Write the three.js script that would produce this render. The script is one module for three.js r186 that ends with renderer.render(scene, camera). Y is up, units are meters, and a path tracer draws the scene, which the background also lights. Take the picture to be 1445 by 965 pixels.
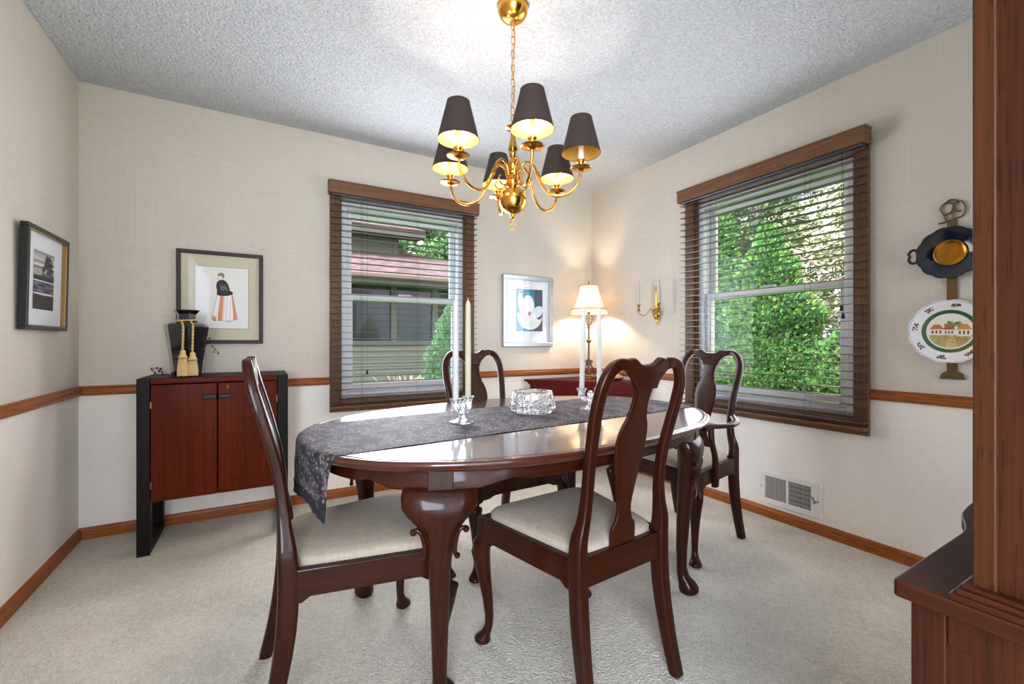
import * as THREE from 'three';
import { RoundedBoxGeometry } from 'three/addons/geometries/RoundedBoxGeometry.js';
import { mergeGeometries } from 'three/addons/utils/BufferGeometryUtils.js';
import { Sky } from 'three/addons/objects/Sky.js';
import { RectAreaLightUniformsLib } from 'three/addons/lights/RectAreaLightUniformsLib.js';

// ---------------------------------------------------------------- camera, sky, sun, daylight, exposure
const scene = new THREE.Scene();
const camera = new THREE.PerspectiveCamera(2 * Math.atan(482.5 / 620) * 180 / Math.PI, 1445 / 965, 0.05, 200);
camera.position.set(0, 1.053, 0);
camera.rotation.y = -29.6 * Math.PI / 180;
const renderer = new THREE.WebGLRenderer();
renderer.toneMapping = THREE.LinearToneMapping;
renderer.toneMappingExposure = 1.42;
renderer.shadowMap.enabled = true;
RectAreaLightUniformsLib.init();
const sunDir = new THREE.Vector3(-0.62, 0.78, 0.10).normalize();
const sky = new Sky(); sky.name = 'sky'; sky.scale.setScalar(4000);
sky.material.uniforms.turbidity.value = 10; sky.material.uniforms.rayleigh.value = 0.35;
sky.material.uniforms.mieCoefficient.value = 0.012; sky.material.uniforms.mieDirectionalG.value = 0.7;
sky.material.uniforms.cloudCoverage.value = 1.0; sky.material.uniforms.cloudDensity.value = 0.6; sky.material.uniforms.cloudElevation.value = 0.5;
sky.material.uniforms.sunPosition.value.copy(sunDir);
scene.add(sky);
scene.backgroundIntensity = 1.3;
const sun = new THREE.DirectionalLight(0xfff1dc, 7.0); sun.name = 'sun';
sun.position.copy(sunDir).multiplyScalar(30); sun.castShadow = true;
Object.assign(sun.shadow.camera, { left: -16, right: 16, top: 16, bottom: -16, near: 1, far: 70 });
scene.add(sun, sun.target);
// daylight coming in at each window: an area light the size of its opening, just on the room side of the blind or glass
function daylight(name, color, intensity, w, h, at, to) { const l = new THREE.RectAreaLight(color, intensity, w, h); l.name = name; l.position.set(...at); l.lookAt(...to); scene.add(l); }
daylight('back_window_daylight', 0xf1f5ff, 7.0, 0.93, 1.36, [0.92, 1.33, -3.07], [0.92, 1.33, 0]);
daylight('right_window_daylight', 0xf1f5ff, 3.0, 0.97, 1.36, [2.55, 1.33, -1.575], [0, 1.33, -1.575]);
daylight('added_side_window_fill', 0xdfeaff, 17.0, 2.6, 1.9, [-0.83, 1.25, 2.0], [2, 1.25, 2.0]);  // unseen side window, added to brighten the room from behind left
daylight('added_end_window_fill', 0xdfeaff, 3.0, 2.0, 1.9, [1.5, 1.25, 3.58], [1.5, 1.25, 0]);  // unseen end window, added as fill for the back wall and ceiling

// ---------------------------------------------------------------- helpers
let seed = 12345;
const rnd = () => { seed |= 0; seed = seed + 0x6D2B79F5 | 0; let t = Math.imul(seed ^ seed >>> 15, 1 | seed); t = t + Math.imul(t ^ t >>> 7, 61 | t) ^ t; return ((t ^ t >>> 14) >>> 0) / 4294967296; };
const rr = (a, b) => a + (b - a) * rnd();
const V = (x, y, z) => new THREE.Vector3(x, y, z);
const used = new Map();
const numbered = (n) => { const k = used.get(n) || 0; used.set(n, k + 1); return k ? n + '_' + String(k).padStart(3, '0') : n; };
function tag(o, label, category, group, kind) { o.userData.label = label; if (category) o.userData.category = category; if (group) o.userData.group = group; if (kind) o.userData.kind = kind; return o; }
function thing(name, label, category, pos = [0, 0, 0], turn = 0, group) {
  const o = new THREE.Group(); o.name = numbered(name); o.position.set(...pos); o.rotation.y = turn; scene.add(o);
  return tag(o, label, category, group);
}
function struct(name) { const o = new THREE.Group(); o.name = name; o.userData.kind = 'structure'; scene.add(o); return o; }
const box3 = (x0, x1, y0, y1, z0, z1) => new THREE.BoxGeometry(x1 - x0, y1 - y0, z1 - z0).translate((x0 + x1) / 2, (y0 + y1) / 2, (z0 + z1) / 2);
const rbox = (w, h, d, r, x = 0, y = 0, z = 0, s = 2) => new RoundedBoxGeometry(w, h, d, s, Math.min(r, w / 2.01, h / 2.01, d / 2.01)).translate(x, y, z);
const rbox3 = (x0, x1, y0, y1, z0, z1, r) => rbox(x1 - x0, y1 - y0, z1 - z0, r, (x0 + x1) / 2, (y0 + y1) / 2, (z0 + z1) / 2);
function merge(list) { return mergeGeometries(list.map((g) => { let q = g.index ? g.toNonIndexed() : g; for (const k of Object.keys(q.attributes)) if (!['position', 'normal', 'uv'].includes(k)) q.deleteAttribute(k); if (!q.attributes.uv) q.setAttribute('uv', new THREE.BufferAttribute(new Float32Array(q.attributes.position.count * 2), 2)); return q; })); }
// texture coordinates in metres, per face; 'grain' is the axis that the texture's v follows
function uvBox(g, grain = 'y', ox = 0, oy = 0) {
  g = g.index ? g.toNonIndexed() : g;
  const p = g.attributes.position, uv = new Float32Array(p.count * 2), a = V(0, 0, 0), b = V(0, 0, 0), c = V(0, 0, 0);
  const G = 'xyz'.indexOf(grain);
  for (let i = 0; i < p.count; i += 3) {
    a.fromBufferAttribute(p, i); b.fromBufferAttribute(p, i + 1); c.fromBufferAttribute(p, i + 2);
    const n = b.clone().sub(a).cross(c.clone().sub(a)), m = [Math.abs(n.x), Math.abs(n.y), Math.abs(n.z)], k = m.indexOf(Math.max(...m));
    let ax = [0, 1, 2].filter((q) => q !== k); if (ax[0] === G) ax = [ax[1], ax[0]];
    [a, b, c].forEach((v, j) => { const q = v.toArray(); uv[(i + j) * 2] = q[ax[0]] + ox; uv[(i + j) * 2 + 1] = q[ax[1]] + oy; });
  }
  g.setAttribute('uv', new THREE.BufferAttribute(uv, 2));
  return g;
}
function mesh(name, g, m, parent, grain, keepUv) {
  if (Array.isArray(g)) g = merge(g);
  if (!keepUv) g = uvBox(g, grain || 'y');
  const o = new THREE.Mesh(g, m); o.name = parent ? name : numbered(name); (parent || scene).add(o); return o;
}
// skin over closed rings of points
function loft(rings, caps = true, closedLoop = false) {
  const n = rings[0].length, pos = [], idx = [];
  for (const r of rings) for (const q of r) pos.push(q[0], q[1], q[2]);
  const R = rings.length, last = closedLoop ? R : R - 1;
  for (let i = 0; i < last; i++) for (let j = 0; j < n; j++) {
    const a = i * n + j, b = i * n + (j + 1) % n, c = ((i + 1) % R) * n + j, d = ((i + 1) % R) * n + (j + 1) % n;
    idx.push(a, b, d, a, d, c);
  }
  const side = new THREE.BufferGeometry(); side.setAttribute('position', new THREE.Float32BufferAttribute(pos, 3)); side.setIndex(idx); side.computeVertexNormals();
  if (!caps || closedLoop) return side;
  const out = [side];
  [[rings[0], 1], [rings[R - 1], 0]].forEach(([r, flip]) => {
    const cp = [0, 0, 0]; r.forEach((q) => { for (let k = 0; k < 3; k++) cp[k] += q[k] / n; });
    const P = [...cp], I = []; r.forEach((q) => P.push(...q));
    for (let j = 0; j < n; j++) { const a = 1 + j, b = 1 + (j + 1) % n; flip ? I.push(0, b, a) : I.push(0, a, b); }
    const g = new THREE.BufferGeometry(); g.setAttribute('position', new THREE.Float32BufferAttribute(P, 3)); g.setIndex(I); g.computeVertexNormals(); out.push(g);
  });
  return merge(out);
}
// superellipse ring round c, half sizes a along A and b along B
function ring(c, A, B, a, b, n = 16, e = 2) {
  const out = [];
  for (let i = 0; i < n; i++) {
    const t = i / n * Math.PI * 2, s = Math.sin(t), k = Math.cos(t), u = a * Math.sign(k) * Math.abs(k) ** (2 / e), w = b * Math.sign(s) * Math.abs(s) ** (2 / e);
    out.push([c.x + A.x * u + B.x * w, c.y + A.y * u + B.y * w, c.z + A.z * u + B.z * w]);
  }
  return out;
}
const AX = V(1, 0, 0), AY = V(0, 1, 0), AZ = V(0, 0, 1);
// vertical loft with rows [y, x, z, half a, half b, exponent]
const post = (rows, n = 16, A = AX, B = AZ) => loft(rows.map(([y, x, z, a, b, e]) => ring(V(x, y, z), B, A, b, a, n, e || 2)));
// sweep: rows [x,y,z,ha,hb], section axis B fixed; smooth through the rows
function sweep(rows, B, n = 12, steps = 40, e = 2.6) {
  const c = new THREE.CatmullRomCurve3(rows.map((r) => V(r[0], r[1], r[2])), false, 'centripetal');
  const hs = new THREE.CatmullRomCurve3(rows.map((r) => V(r[3], r[4], 0)), false, 'centripetal'), rings = [];
  const lens = c.points.map((_, i) => i / (c.points.length - 1));
  for (let i = 0; i <= steps; i++) {
    const t = i / steps, p = c.getPoint(t), T = c.getTangent(t), A = B.clone().cross(T).normalize(), BB = T.clone().cross(A).normalize();
    const f = t * (rows.length - 1), k = Math.min(rows.length - 2, Math.floor(f)), u = f - k;
    const ha = rows[k][3] * (1 - u) + rows[k + 1][3] * u, hb = rows[k][4] * (1 - u) + rows[k + 1][4] * u;
    rings.push(ring(p, A, BB, ha, hb, n, e));
  }
  return loft(rings);
}
const tube = (pts, r, seg = 24, n = 8, closed = false) => new THREE.TubeGeometry(new THREE.CatmullRomCurve3(pts.map((p) => Array.isArray(p) ? V(...p) : p), closed, 'centripetal'), seg, r, n, closed);
const lathe = (pts, n = 32) => new THREE.LatheGeometry(pts.map(([r, y]) => new THREE.Vector2(Math.max(r, 0.00005), y)), n);
function extr(pts, depth, bevel = 0.003, curved = false) {
  const s = new THREE.Shape();
  if (curved) { s.moveTo(...pts[0]); s.splineThru(pts.slice(1).map((p) => new THREE.Vector2(...p))); } else s.setFromPoints(pts.map((p) => new THREE.Vector2(...p)));
  return new THREE.ExtrudeGeometry(s, { depth: depth - 2 * bevel, bevelEnabled: bevel > 0, bevelSize: bevel, bevelThickness: bevel, bevelOffset: -bevel, bevelSegments: 2, curveSegments: 24 }).translate(0, 0, -depth / 2 + bevel);
}

// ---------------------------------------------------------------- procedural textures
const lattice = new Float32Array(65536); for (let i = 0; i < 65536; i++) lattice[i] = rnd();
function vnoise(x, y, px, py, s = 0) {
  const ix = Math.floor(x), iy = Math.floor(y), fx = x - ix, fy = y - iy, ux = fx * fx * (3 - 2 * fx), uy = fy * fy * (3 - 2 * fy);
  const h = (a, b) => lattice[((((a % px) + px) % px) * 157 + (((b % py) + py) % py) * 8831 + s * 3571) & 65535];
  return (h(ix, iy) * (1 - ux) + h(ix + 1, iy) * ux) * (1 - uy) + (h(ix, iy + 1) * (1 - ux) + h(ix + 1, iy + 1) * ux) * uy;
}
const N = (u, v, fx, fy, s) => vnoise(u * fx, v * fy, fx, fy, s);
function tex(w, h, sizeU, sizeV, fn, srgb = true) {
  const d = new Uint8Array(w * h * 4);
  for (let j = 0; j < h; j++) for (let i = 0; i < w; i++) {
    const c = fn((i + 0.5) / w, (j + 0.5) / h), o = (j * w + i) * 4, a = Array.isArray(c) ? c : [c, c, c];
    for (let k = 0; k < 3; k++) d[o + k] = Math.max(0, Math.min(255, a[k] * 255)); d[o + 3] = 255;
  }
  const t = new THREE.DataTexture(d, w, h); t.wrapS = t.wrapT = THREE.RepeatWrapping; t.magFilter = THREE.LinearFilter; t.minFilter = THREE.LinearMipmapLinearFilter; t.generateMipmaps = true;
  if (srgb) t.colorSpace = THREE.SRGBColorSpace; t.repeat.set(1 / sizeU, 1 / sizeV); t.needsUpdate = true; return t;
}
const woodTex = tex(512, 512, 0.35, 1.3, (u, v) => {
  const w = N(u, v, 4, 3, 1) * 0.03, f = N(u + w, v, 160, 6, 2), m = N(u + w, v, 36, 3, 3), b = N(u, v, 8, 2, 4), p = N(u, v, 256, 24, 5);
  const k = 0.62 + 0.14 * f + 0.13 * m + 0.14 * b - (p > 0.8 ? 0.16 : 0); return [k * 1.0, k * 0.96, k * 0.92];
});
const oakTex = tex(512, 512, 0.25, 1.1, (u, v) => {
  const f = N(u, v, 120, 5, 12), m = N(u, v, 24, 3, 13), p = N(u, v, 220, 14, 15);
  const k = 0.66 + 0.2 * f + 0.14 * m - (p > 0.72 ? 0.22 : 0); return [k, k * 0.95, k * 0.9];
});
const carpetBump = tex(1024, 1024, 0.7, 0.7, (u, v) => 0.5 * N(u, v, 200, 200, 21) + 0.3 * N(u, v, 90, 90, 22) + 0.2 * N(u, v, 420, 420, 23), false);
const carpetCol = tex(1024, 1024, 1.7, 1.7, (u, v) => {
  const k = 0.735 + 0.09 * (N(u, v, 340, 340, 24) - 0.5) + 0.07 * N(u, v, 5, 7, 25) + 0.08 * N(u, v, 13, 11, 26) + 0.05 * N(u, v, 120, 120, 27) + 0.07 * N(u, v, 480, 480, 28); return [k, k * 0.985, k * 0.955];
});
const popBump = tex(1024, 1024, 1.1, 1.1, (u, v) => { const a = N(u, v, 150, 150, 31), b = N(u, v, 70, 70, 32), c = N(u, v, 260, 260, 33); return Math.max(0, a * 0.55 + b * 0.3 + c * 0.35 - 0.35) * 1.2; }, false);
const popCol = tex(512, 512, 0.55, 0.55, (u, v) => 0.85 + 0.1 * N(u, v, 75, 75, 34) + 0.05 * N(u, v, 130, 130, 35));
const paperCol = tex(512, 1024, 0.7, 1.4, (u, v) => {
  const k = 0.92 + 0.03 * N(u, v, 12, 260, 41) + 0.02 * N(u, v, 150, 10, 42) + 0.03 * N(u, v, 4, 5, 43); return [k, k * 0.99, k * 0.975];
});
const paperBump = tex(512, 512, 0.4, 0.4, (u, v) => 0.6 * N(u, v, 14, 170, 44) + 0.4 * N(u, v, 110, 12, 45), false);
const paintCol = tex(256, 256, 1.1, 1.1, (u, v) => { const k = 0.95 + 0.03 * N(u, v, 6, 6, 46) + 0.02 * N(u, v, 90, 90, 47); return [k, k, k]; });
const fabricCol = tex(512, 512, 0.3, 0.3, (u, v) => { const k = 0.85 + 0.08 * N(u, v, 160, 10, 51) + 0.07 * N(u, v, 12, 200, 52); return [k, k * 0.985, k * 0.95]; });
const fabricBump = tex(256, 256, 0.05, 0.05, (u, v) => 0.5 + 0.25 * Math.sin(u * 2 * Math.PI * 24) + 0.25 * Math.sin(v * 2 * Math.PI * 24), false);
const shingleCol = tex(512, 512, 2.4, 1.6, (u, v) => {
  const row = Math.floor(v * 11), f = v * 11 - row, uu = u * 14 + (row % 2) * 0.5, c = Math.floor(uu), e = lattice[(c % 14 + 14) % 14 * 31 + row * 977 & 65535];
  const k = 0.62 + 0.3 * e + 0.1 * N(u, v, 200, 200, 61) - (f < 0.12 ? 0.25 : 0); return [k, k * 0.93, k * 0.9];
});
const boardCol = tex(256, 256, 1.6, 0.5, (u, v) => { const k = 0.86 + 0.1 * N(u, v, 5, 90, 62) + 0.06 * N(u, v, 40, 40, 63); return [k, k, k]; });
const grassCol = tex(512, 512, 3, 3, (u, v) => { const k = 0.5 + 0.25 * N(u, v, 12, 12, 64) + 0.35 * N(u, v, 180, 180, 65); return [k * 0.8, k, k * 0.5]; });
const leafyTex = tex(256, 256, 0.15, 0.15, (u, v) => { const k = 0.7 + 0.3 * N(u, v, 30, 30, 66); return [k, k, k]; });
const barkTex = tex(256, 256, 0.4, 1.0, (u, v) => { const k = 0.5 + 0.3 * N(u, v, 40, 8, 67) + 0.2 * N(u, v, 90, 30, 68); return [k, k * 0.95, k * 0.9]; });
function canvasTex(w, h, draw) {
  const c = document.createElement('canvas'); c.width = w; c.height = h; draw(c.getContext('2d'), w, h);
  const t = new THREE.CanvasTexture(c); t.colorSpace = THREE.SRGBColorSpace; t.magFilter = THREE.LinearFilter; return t;
}

// ---------------------------------------------------------------- materials
const P = (o) => new THREE.MeshPhysicalMaterial(o), S = (o) => new THREE.MeshStandardMaterial(o);
const M = {
  wallpaper: S({ color: '#d3cbbf', map: paperCol, bumpMap: paperBump, bumpScale: 0.0003, roughness: 0.85 }),
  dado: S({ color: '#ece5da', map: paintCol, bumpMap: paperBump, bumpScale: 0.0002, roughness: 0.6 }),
  ceiling: S({ color: '#ced0d2', map: popCol, bumpMap: popBump, bumpScale: 0.008, roughness: 1 }),
  carpet: S({ color: '#dcd8ce', map: carpetCol, bumpMap: carpetBump, bumpScale: 0.006, roughness: 1 }),
  oak: P({ color: '#b2682c', map: oakTex, roughness: 0.5, specularIntensity: 0.5, clearcoat: 0.15, clearcoatRoughness: 0.3 }),
  mahogany: P({ color: '#3a1706', map: woodTex, roughness: 0.42, specularIntensity: 0.15, clearcoat: 0.32, clearcoatRoughness: 0.11 }),
  tabletop: P({ color: '#52210f', map: woodTex, roughness: 0.4, specularIntensity: 0.5, clearcoat: 1, clearcoatRoughness: 0.09 }),
  redwood: P({ color: '#6a130d', map: woodTex, roughness: 0.45, specularIntensity: 0.2, clearcoat: 0.2, clearcoatRoughness: 0.2 }),
  cabinet: P({ color: '#662308', map: woodTex, roughness: 0.55, specularIntensity: 0.1, clearcoat: 0.04, clearcoatRoughness: 0.2 }),
  blackwood: P({ color: '#14100d', map: woodTex, roughness: 0.5, specularIntensity: 0.25, clearcoat: 0.05, clearcoatRoughness: 0.3 }),
  hutch: P({ color: '#3d1c0c', map: woodTex, roughness: 0.5, specularIntensity: 0.2, clearcoat: 0.08, clearcoatRoughness: 0.25 }),
  casing: P({ color: '#8b6545', map: oakTex, roughness: 0.5, specularIntensity: 0.5, clearcoat: 0.1, clearcoatRoughness: 0.3 }),
  slat: P({ color: '#64524a', map: woodTex, roughness: 0.3, specularIntensity: 0.8, clearcoat: 0.6, clearcoatRoughness: 0.15 }),
  cord: S({ color: '#3a322c', roughness: 0.9 }),
  vinyl: S({ color: '#e9e9ea', map: paintCol, roughness: 0.4 }),
  glass: P({ color: '#ffffff', transmission: 1, thickness: 0, roughness: 0, ior: 1.5, specularIntensity: 0.15 }),
  pictureGlass: P({ color: '#ffffff', transmission: 1, thickness: 0, roughness: 0, ior: 1.5 }),
  mattGlass: P({ color: '#ffffff', transmission: 1, thickness: 0, roughness: 0, ior: 1.5, specularIntensity: 0.08 }),
  crystal: P({ color: '#ffffff', transmission: 0.93, thickness: 0.02, roughness: 0.06, ior: 1.53 }),
  brass: S({ color: '#d9a24a', metalness: 1, roughness: 0.2 }),
  oldBrass: S({ color: '#a9824c', metalness: 1, roughness: 0.32 }),
  darkBrass: S({ color: '#6f5c40', metalness: 1, roughness: 0.4 }),
  iron: S({ color: '#6d665c', metalness: 0.8, roughness: 0.45 }),
  wax: P({ color: '#bebbb1', roughness: 0.5 }),
  waxYellow: P({ color: '#b8b193', roughness: 0.5 }),
  sleeve: S({ color: '#f4ecd8', roughness: 0.5 }),
  shadeOut: S({ color: '#352720', roughness: 0.8 }),
  shadeIn: S({ color: '#d8a94c', metalness: 0.45, roughness: 0.45 }),
  bulb: S({ color: '#fff3dc', emissive: '#ffd9a0', emissiveIntensity: 5, roughness: 0.3 }),
  bulbOff: P({ color: '#f2ead8', roughness: 0.25 }),
  fabricShade: P({ color: '#eadcc0', map: fabricCol, transmission: 0.1, thickness: 0, roughness: 0.95 }),
  braid: S({ color: '#a99a86', roughness: 0.9 }),
  seat: P({ color: '#b0a495', map: fabricCol, bumpMap: fabricBump, bumpScale: 0.0003, roughness: 0.8, sheen: 0.15, sheenColor: new THREE.Color('#d8d2c0') }),
  fringe: S({ color: '#17171d', roughness: 0.9 }),
  vase: P({ color: '#0b0a10', roughness: 0.12, clearcoat: 0.6, clearcoatRoughness: 0.05 }),
  tassel: S({ color: '#d9bd85', map: fabricCol, roughness: 0.85 }),
  twig: S({ color: '#4a3a2a', roughness: 0.9 }),
  berry: S({ color: '#2a1815', roughness: 0.5 }),
  blackMetal: S({ color: '#1a1817', metalness: 0.6, roughness: 0.4 }),
  ventWhite: S({ color: '#dedad2', roughness: 0.45 }),
  ductMetal: S({ color: '#7a7c80', metalness: 0.8, roughness: 0.35 }),
  backing: S({ color: '#4a4038', roughness: 0.95 }),
};
const woodTilt = (m, c) => { const q = m.clone(); q.color.set(c); return q; };

// ---------------------------------------------------------------- room shell
const XL = -0.85, XR = 2.65, ZB = -3.17, H = 2.44, ZN = 0.24, ZF = 3.6, RAIL = 0.765;
{ const f = struct('floor'); mesh('carpet', box3(XL - 0.16, XR + 0.16, -0.12, 0, ZB - 0.16, ZF + 0.16), M.carpet, f); }
{ const c = struct('ceiling'); mesh('textured_ceiling', box3(XL - 0.16, XR + 0.16, H, H + 0.14, ZB - 0.16, ZF + 0.16), M.ceiling, c);
  mesh('roof_slab', box3(XL - 0.6, XR + 0.6, H + 0.15, H + 0.35, ZB - 0.6, ZF + 0.9), S({ color: '#6a5a50', roughness: 0.9 }), c); }
// window openings: [along0, along1, y0, y1]
const WB = [0.455, 1.385, 0.655, 2.03], WR = [-2.06, -1.09, 0.655, 2.03];
function wallWith(name, along, fixed0, fixed1, a0, a1, hole) {
  const w = struct(name), B = (p, q, y0, y1) => along === 'x' ? box3(p, q, y0, y1, fixed0, fixed1) : box3(fixed0, fixed1, y0, y1, p, q);
  const split = (y0, y1) => {
    if (!hole || y1 <= hole[2] || y0 >= hole[3]) return [B(a0, a1, y0, y1)];
    const out = [B(a0, hole[0], y0, y1), B(hole[1], a1, y0, y1)];
    if (y0 < hole[2]) out.push(B(hole[0], hole[1], y0, hole[2]));
    if (y1 > hole[3]) out.push(B(hole[0], hole[1], hole[3], y1));
    return out;
  };
  mesh('wallpaper', split(RAIL + 0.02, H), M.wallpaper, w);
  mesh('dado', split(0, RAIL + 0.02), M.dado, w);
  return w;
}
const extSiding = S({ color: '#6f6a5c', roughness: 0.8 });
function exterior(w, along, at, a0, a1, hole) { const B = (p, q, y0, y1) => along === 'x' ? box3(p, q, y0, y1, at - 0.03, at - 0.002) : box3(at + 0.002, at + 0.03, y0, y1, p, q); mesh('exterior_siding', [B(a0, hole[0], -0.35, 2.58), B(hole[1], a1, -0.35, 2.58), B(hole[0], hole[1], -0.35, hole[2]), B(hole[0], hole[1], hole[3], 2.58)], extSiding, w); }
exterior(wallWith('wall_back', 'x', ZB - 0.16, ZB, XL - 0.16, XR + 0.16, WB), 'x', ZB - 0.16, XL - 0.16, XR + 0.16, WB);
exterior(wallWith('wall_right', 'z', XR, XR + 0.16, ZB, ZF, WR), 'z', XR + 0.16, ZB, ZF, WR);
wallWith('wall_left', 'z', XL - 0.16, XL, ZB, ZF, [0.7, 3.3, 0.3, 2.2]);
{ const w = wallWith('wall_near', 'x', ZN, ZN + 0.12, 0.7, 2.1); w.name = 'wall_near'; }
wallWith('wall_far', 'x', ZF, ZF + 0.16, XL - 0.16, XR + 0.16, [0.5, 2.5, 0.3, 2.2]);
function moulding(name, geoms, parts) { const o = struct(name); mesh(parts, geoms, M.oak, o, name.includes('back') ? 'x' : 'z'); return o; }
const railProfile = [[0, 0], [0.012, 0.002], [0.014, 0.01], [0.02, 0.016], [0.02, 0.036], [0.014, 0.042], [0.016, 0.048], [0.01, 0.052], [0, 0.052]];
function strip(profile, len) { return extr(profile, len, 0); }
function wallStrip(profile, side, y, a0, a1) {
  const L = a1 - a0, g = strip(profile, L);
  if (side === 'back') return g.rotateY(-Math.PI / 2).translate((a0 + a1) / 2, y, ZB);     // profile depth to +z
  if (side === 'right') return g.rotateY(Math.PI).translate(XR, y, (a0 + a1) / 2);
  return g.translate(XL, y, (a0 + a1) / 2);
}
{
  const base = [[0, 0], [0.014, 0], [0.014, 0.045], [0.009, 0.058], [0, 0.062]];
  moulding('baseboard_back', [wallStrip(base, 'back', 0, XL, XR)], 'baseboard');
  moulding('baseboard_right', [wallStrip(base, 'right', 0, ZB, ZN)], 'baseboard');
  moulding('baseboard_left', [wallStrip(base, 'left', 0, ZB, ZF)], 'baseboard');
  const t1 = struct('trim_1'); mesh('chair_rail', [wallStrip(railProfile, 'back', RAIL, XL, 0.388)], M.oak, t1, 'x'); mesh('chair_rail', [wallStrip(railProfile, 'back', RAIL, 1.452, XR)], M.oak, t1, 'x');
  const t2 = struct('trim_2'); mesh('chair_rail', [wallStrip(railProfile, 'right', RAIL, ZB, -2.128)], M.oak, t2, 'z'); mesh('chair_rail', [wallStrip(railProfile, 'right', RAIL, -1.022, ZN)], M.oak, t2, 'z');
  const t3 = struct('trim_3'); mesh('chair_rail', [wallStrip(railProfile, 'left', RAIL, ZB, 0.6)], M.oak, t3, 'z');
}

// ---------------------------------------------------------------- windows (built facing +z with x along the wall, then turned)
function makeWindow(name, pos, turn, w, y0, y1, cw) {
  const o = struct(name); o.position.set(...pos); o.rotation.y = turn;
  const h = w / 2, c = h + cw;
  // casing boards on the room side
  mesh('casing_board', rbox3(-c, -h + 0.004, y0 - 0.075, y1 + 0.06, 0, 0.02, 0.004), M.casing, o, 'y');
  mesh('casing_board', rbox3(h - 0.004, c, y0 - 0.075, y1 + 0.06, 0, 0.02, 0.004), M.casing, o, 'y');
  mesh('casing_board', rbox3(-h + 0.004, h - 0.004, y1 - 0.004, y1 + 0.06, 0, 0.02, 0.004), M.casing, o, 'x');
  mesh('casing_board', rbox3(-h + 0.004, h - 0.004, y0 - 0.075, y0 + 0.004, 0, 0.022, 0.004), M.casing, o, 'x');
  // jamb liner and vinyl frame inside the opening
  mesh('jamb', [box3(-h, -h + 0.012, y0, y1, -0.1, 0), box3(h - 0.012, h, y0, y1, -0.1, 0), box3(-h, h, y1 - 0.012, y1, -0.1, 0), box3(-h, h, y0, y0 + 0.012, -0.1, 0)], M.casing, o, 'y');
  const fr = 0.042, i = h - 0.012, b = y0 + 0.012, t = y1 - 0.012, mid = 1.372;
  mesh('window_frame', [rbox3(-i, -i + fr, b, t, -0.15, -0.03, 0.004), rbox3(i - fr, i, b, t, -0.15, -0.03, 0.004), rbox3(-i + fr, i - fr, t - fr, t, -0.15, -0.03, 0.004), rbox3(-i + fr, i - fr, b, b + fr * 0.9, -0.15, -0.03, 0.004)], M.vinyl, o);
  const sash = (nm, ya, yb, z, top, bot) => {
    const s = mesh(nm, [rbox3(-i + fr, -i + fr + 0.04, ya, yb, z - 0.016, z + 0.016, 0.004), rbox3(i - fr - 0.04, i - fr, ya, yb, z - 0.016, z + 0.016, 0.004), rbox3(-i + fr + 0.04, i - fr - 0.04, yb - top, yb, z - 0.016, z + 0.016, 0.004), rbox3(-i + fr + 0.04, i - fr - 0.04, ya, ya + bot, z - 0.016, z + 0.016, 0.004)], M.vinyl, o);
    mesh('pane', box3(-i + fr + 0.038, i - fr - 0.038, ya + bot - 0.002, yb - top + 0.002, z - 0.001, z + 0.001), M.glass, s);
    return s;
  };
  sash('upper_sash', mid - 0.02, t - fr, -0.115, 0.04, 0.036);
  const ls = sash('lower_sash', b + fr * 0.9, mid + 0.018, -0.068, 0.036, 0.055);
  mesh('sash_lock', rbox3(-0.045, 0.045, mid + 0.018, mid + 0.03, -0.07, -0.045, 0.004), M.vinyl, ls);
  return o;
}
makeWindow('window_1', [(WB[0] + WB[1]) / 2, 0, ZB], 0, WB[1] - WB[0], WB[2], WB[3], 0.064);
makeWindow('window_2', [XR, 0, (WR[0] + WR[1]) / 2], -Math.PI / 2, WR[1] - WR[0], WR[2], WR[3], 0.064);
for (const [nm, px, pz, ty, W2] of [['added_window_3', XL - 0.16, 2.0, Math.PI / 2, 1.3], ['added_window_4', 1.5, ZF + 0.16, Math.PI, 1.0]]) { const o = struct(nm); o.position.set(px, 0, pz); o.rotation.y = ty; const V2 = W2 - 0.08;   // unseen picture windows, added to go with the fill lights behind the camera
  mesh('window_frame', [box3(-W2, -V2, 0.3, 2.2, 0.03, 0.13), box3(V2, W2, 0.3, 2.2, 0.03, 0.13), box3(-V2, V2, 2.12, 2.2, 0.03, 0.13), box3(-V2, V2, 0.3, 0.38, 0.03, 0.13), box3(-0.04, 0.04, 0.38, 2.12, 0.03, 0.13)], M.vinyl, o);
  mesh('pane', box3(-V2, -0.04, 0.38, 2.12, 0.075, 0.08), M.glass, o); mesh('pane', box3(0.04, V2, 0.38, 2.12, 0.075, 0.08), M.glass, o); }

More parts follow.
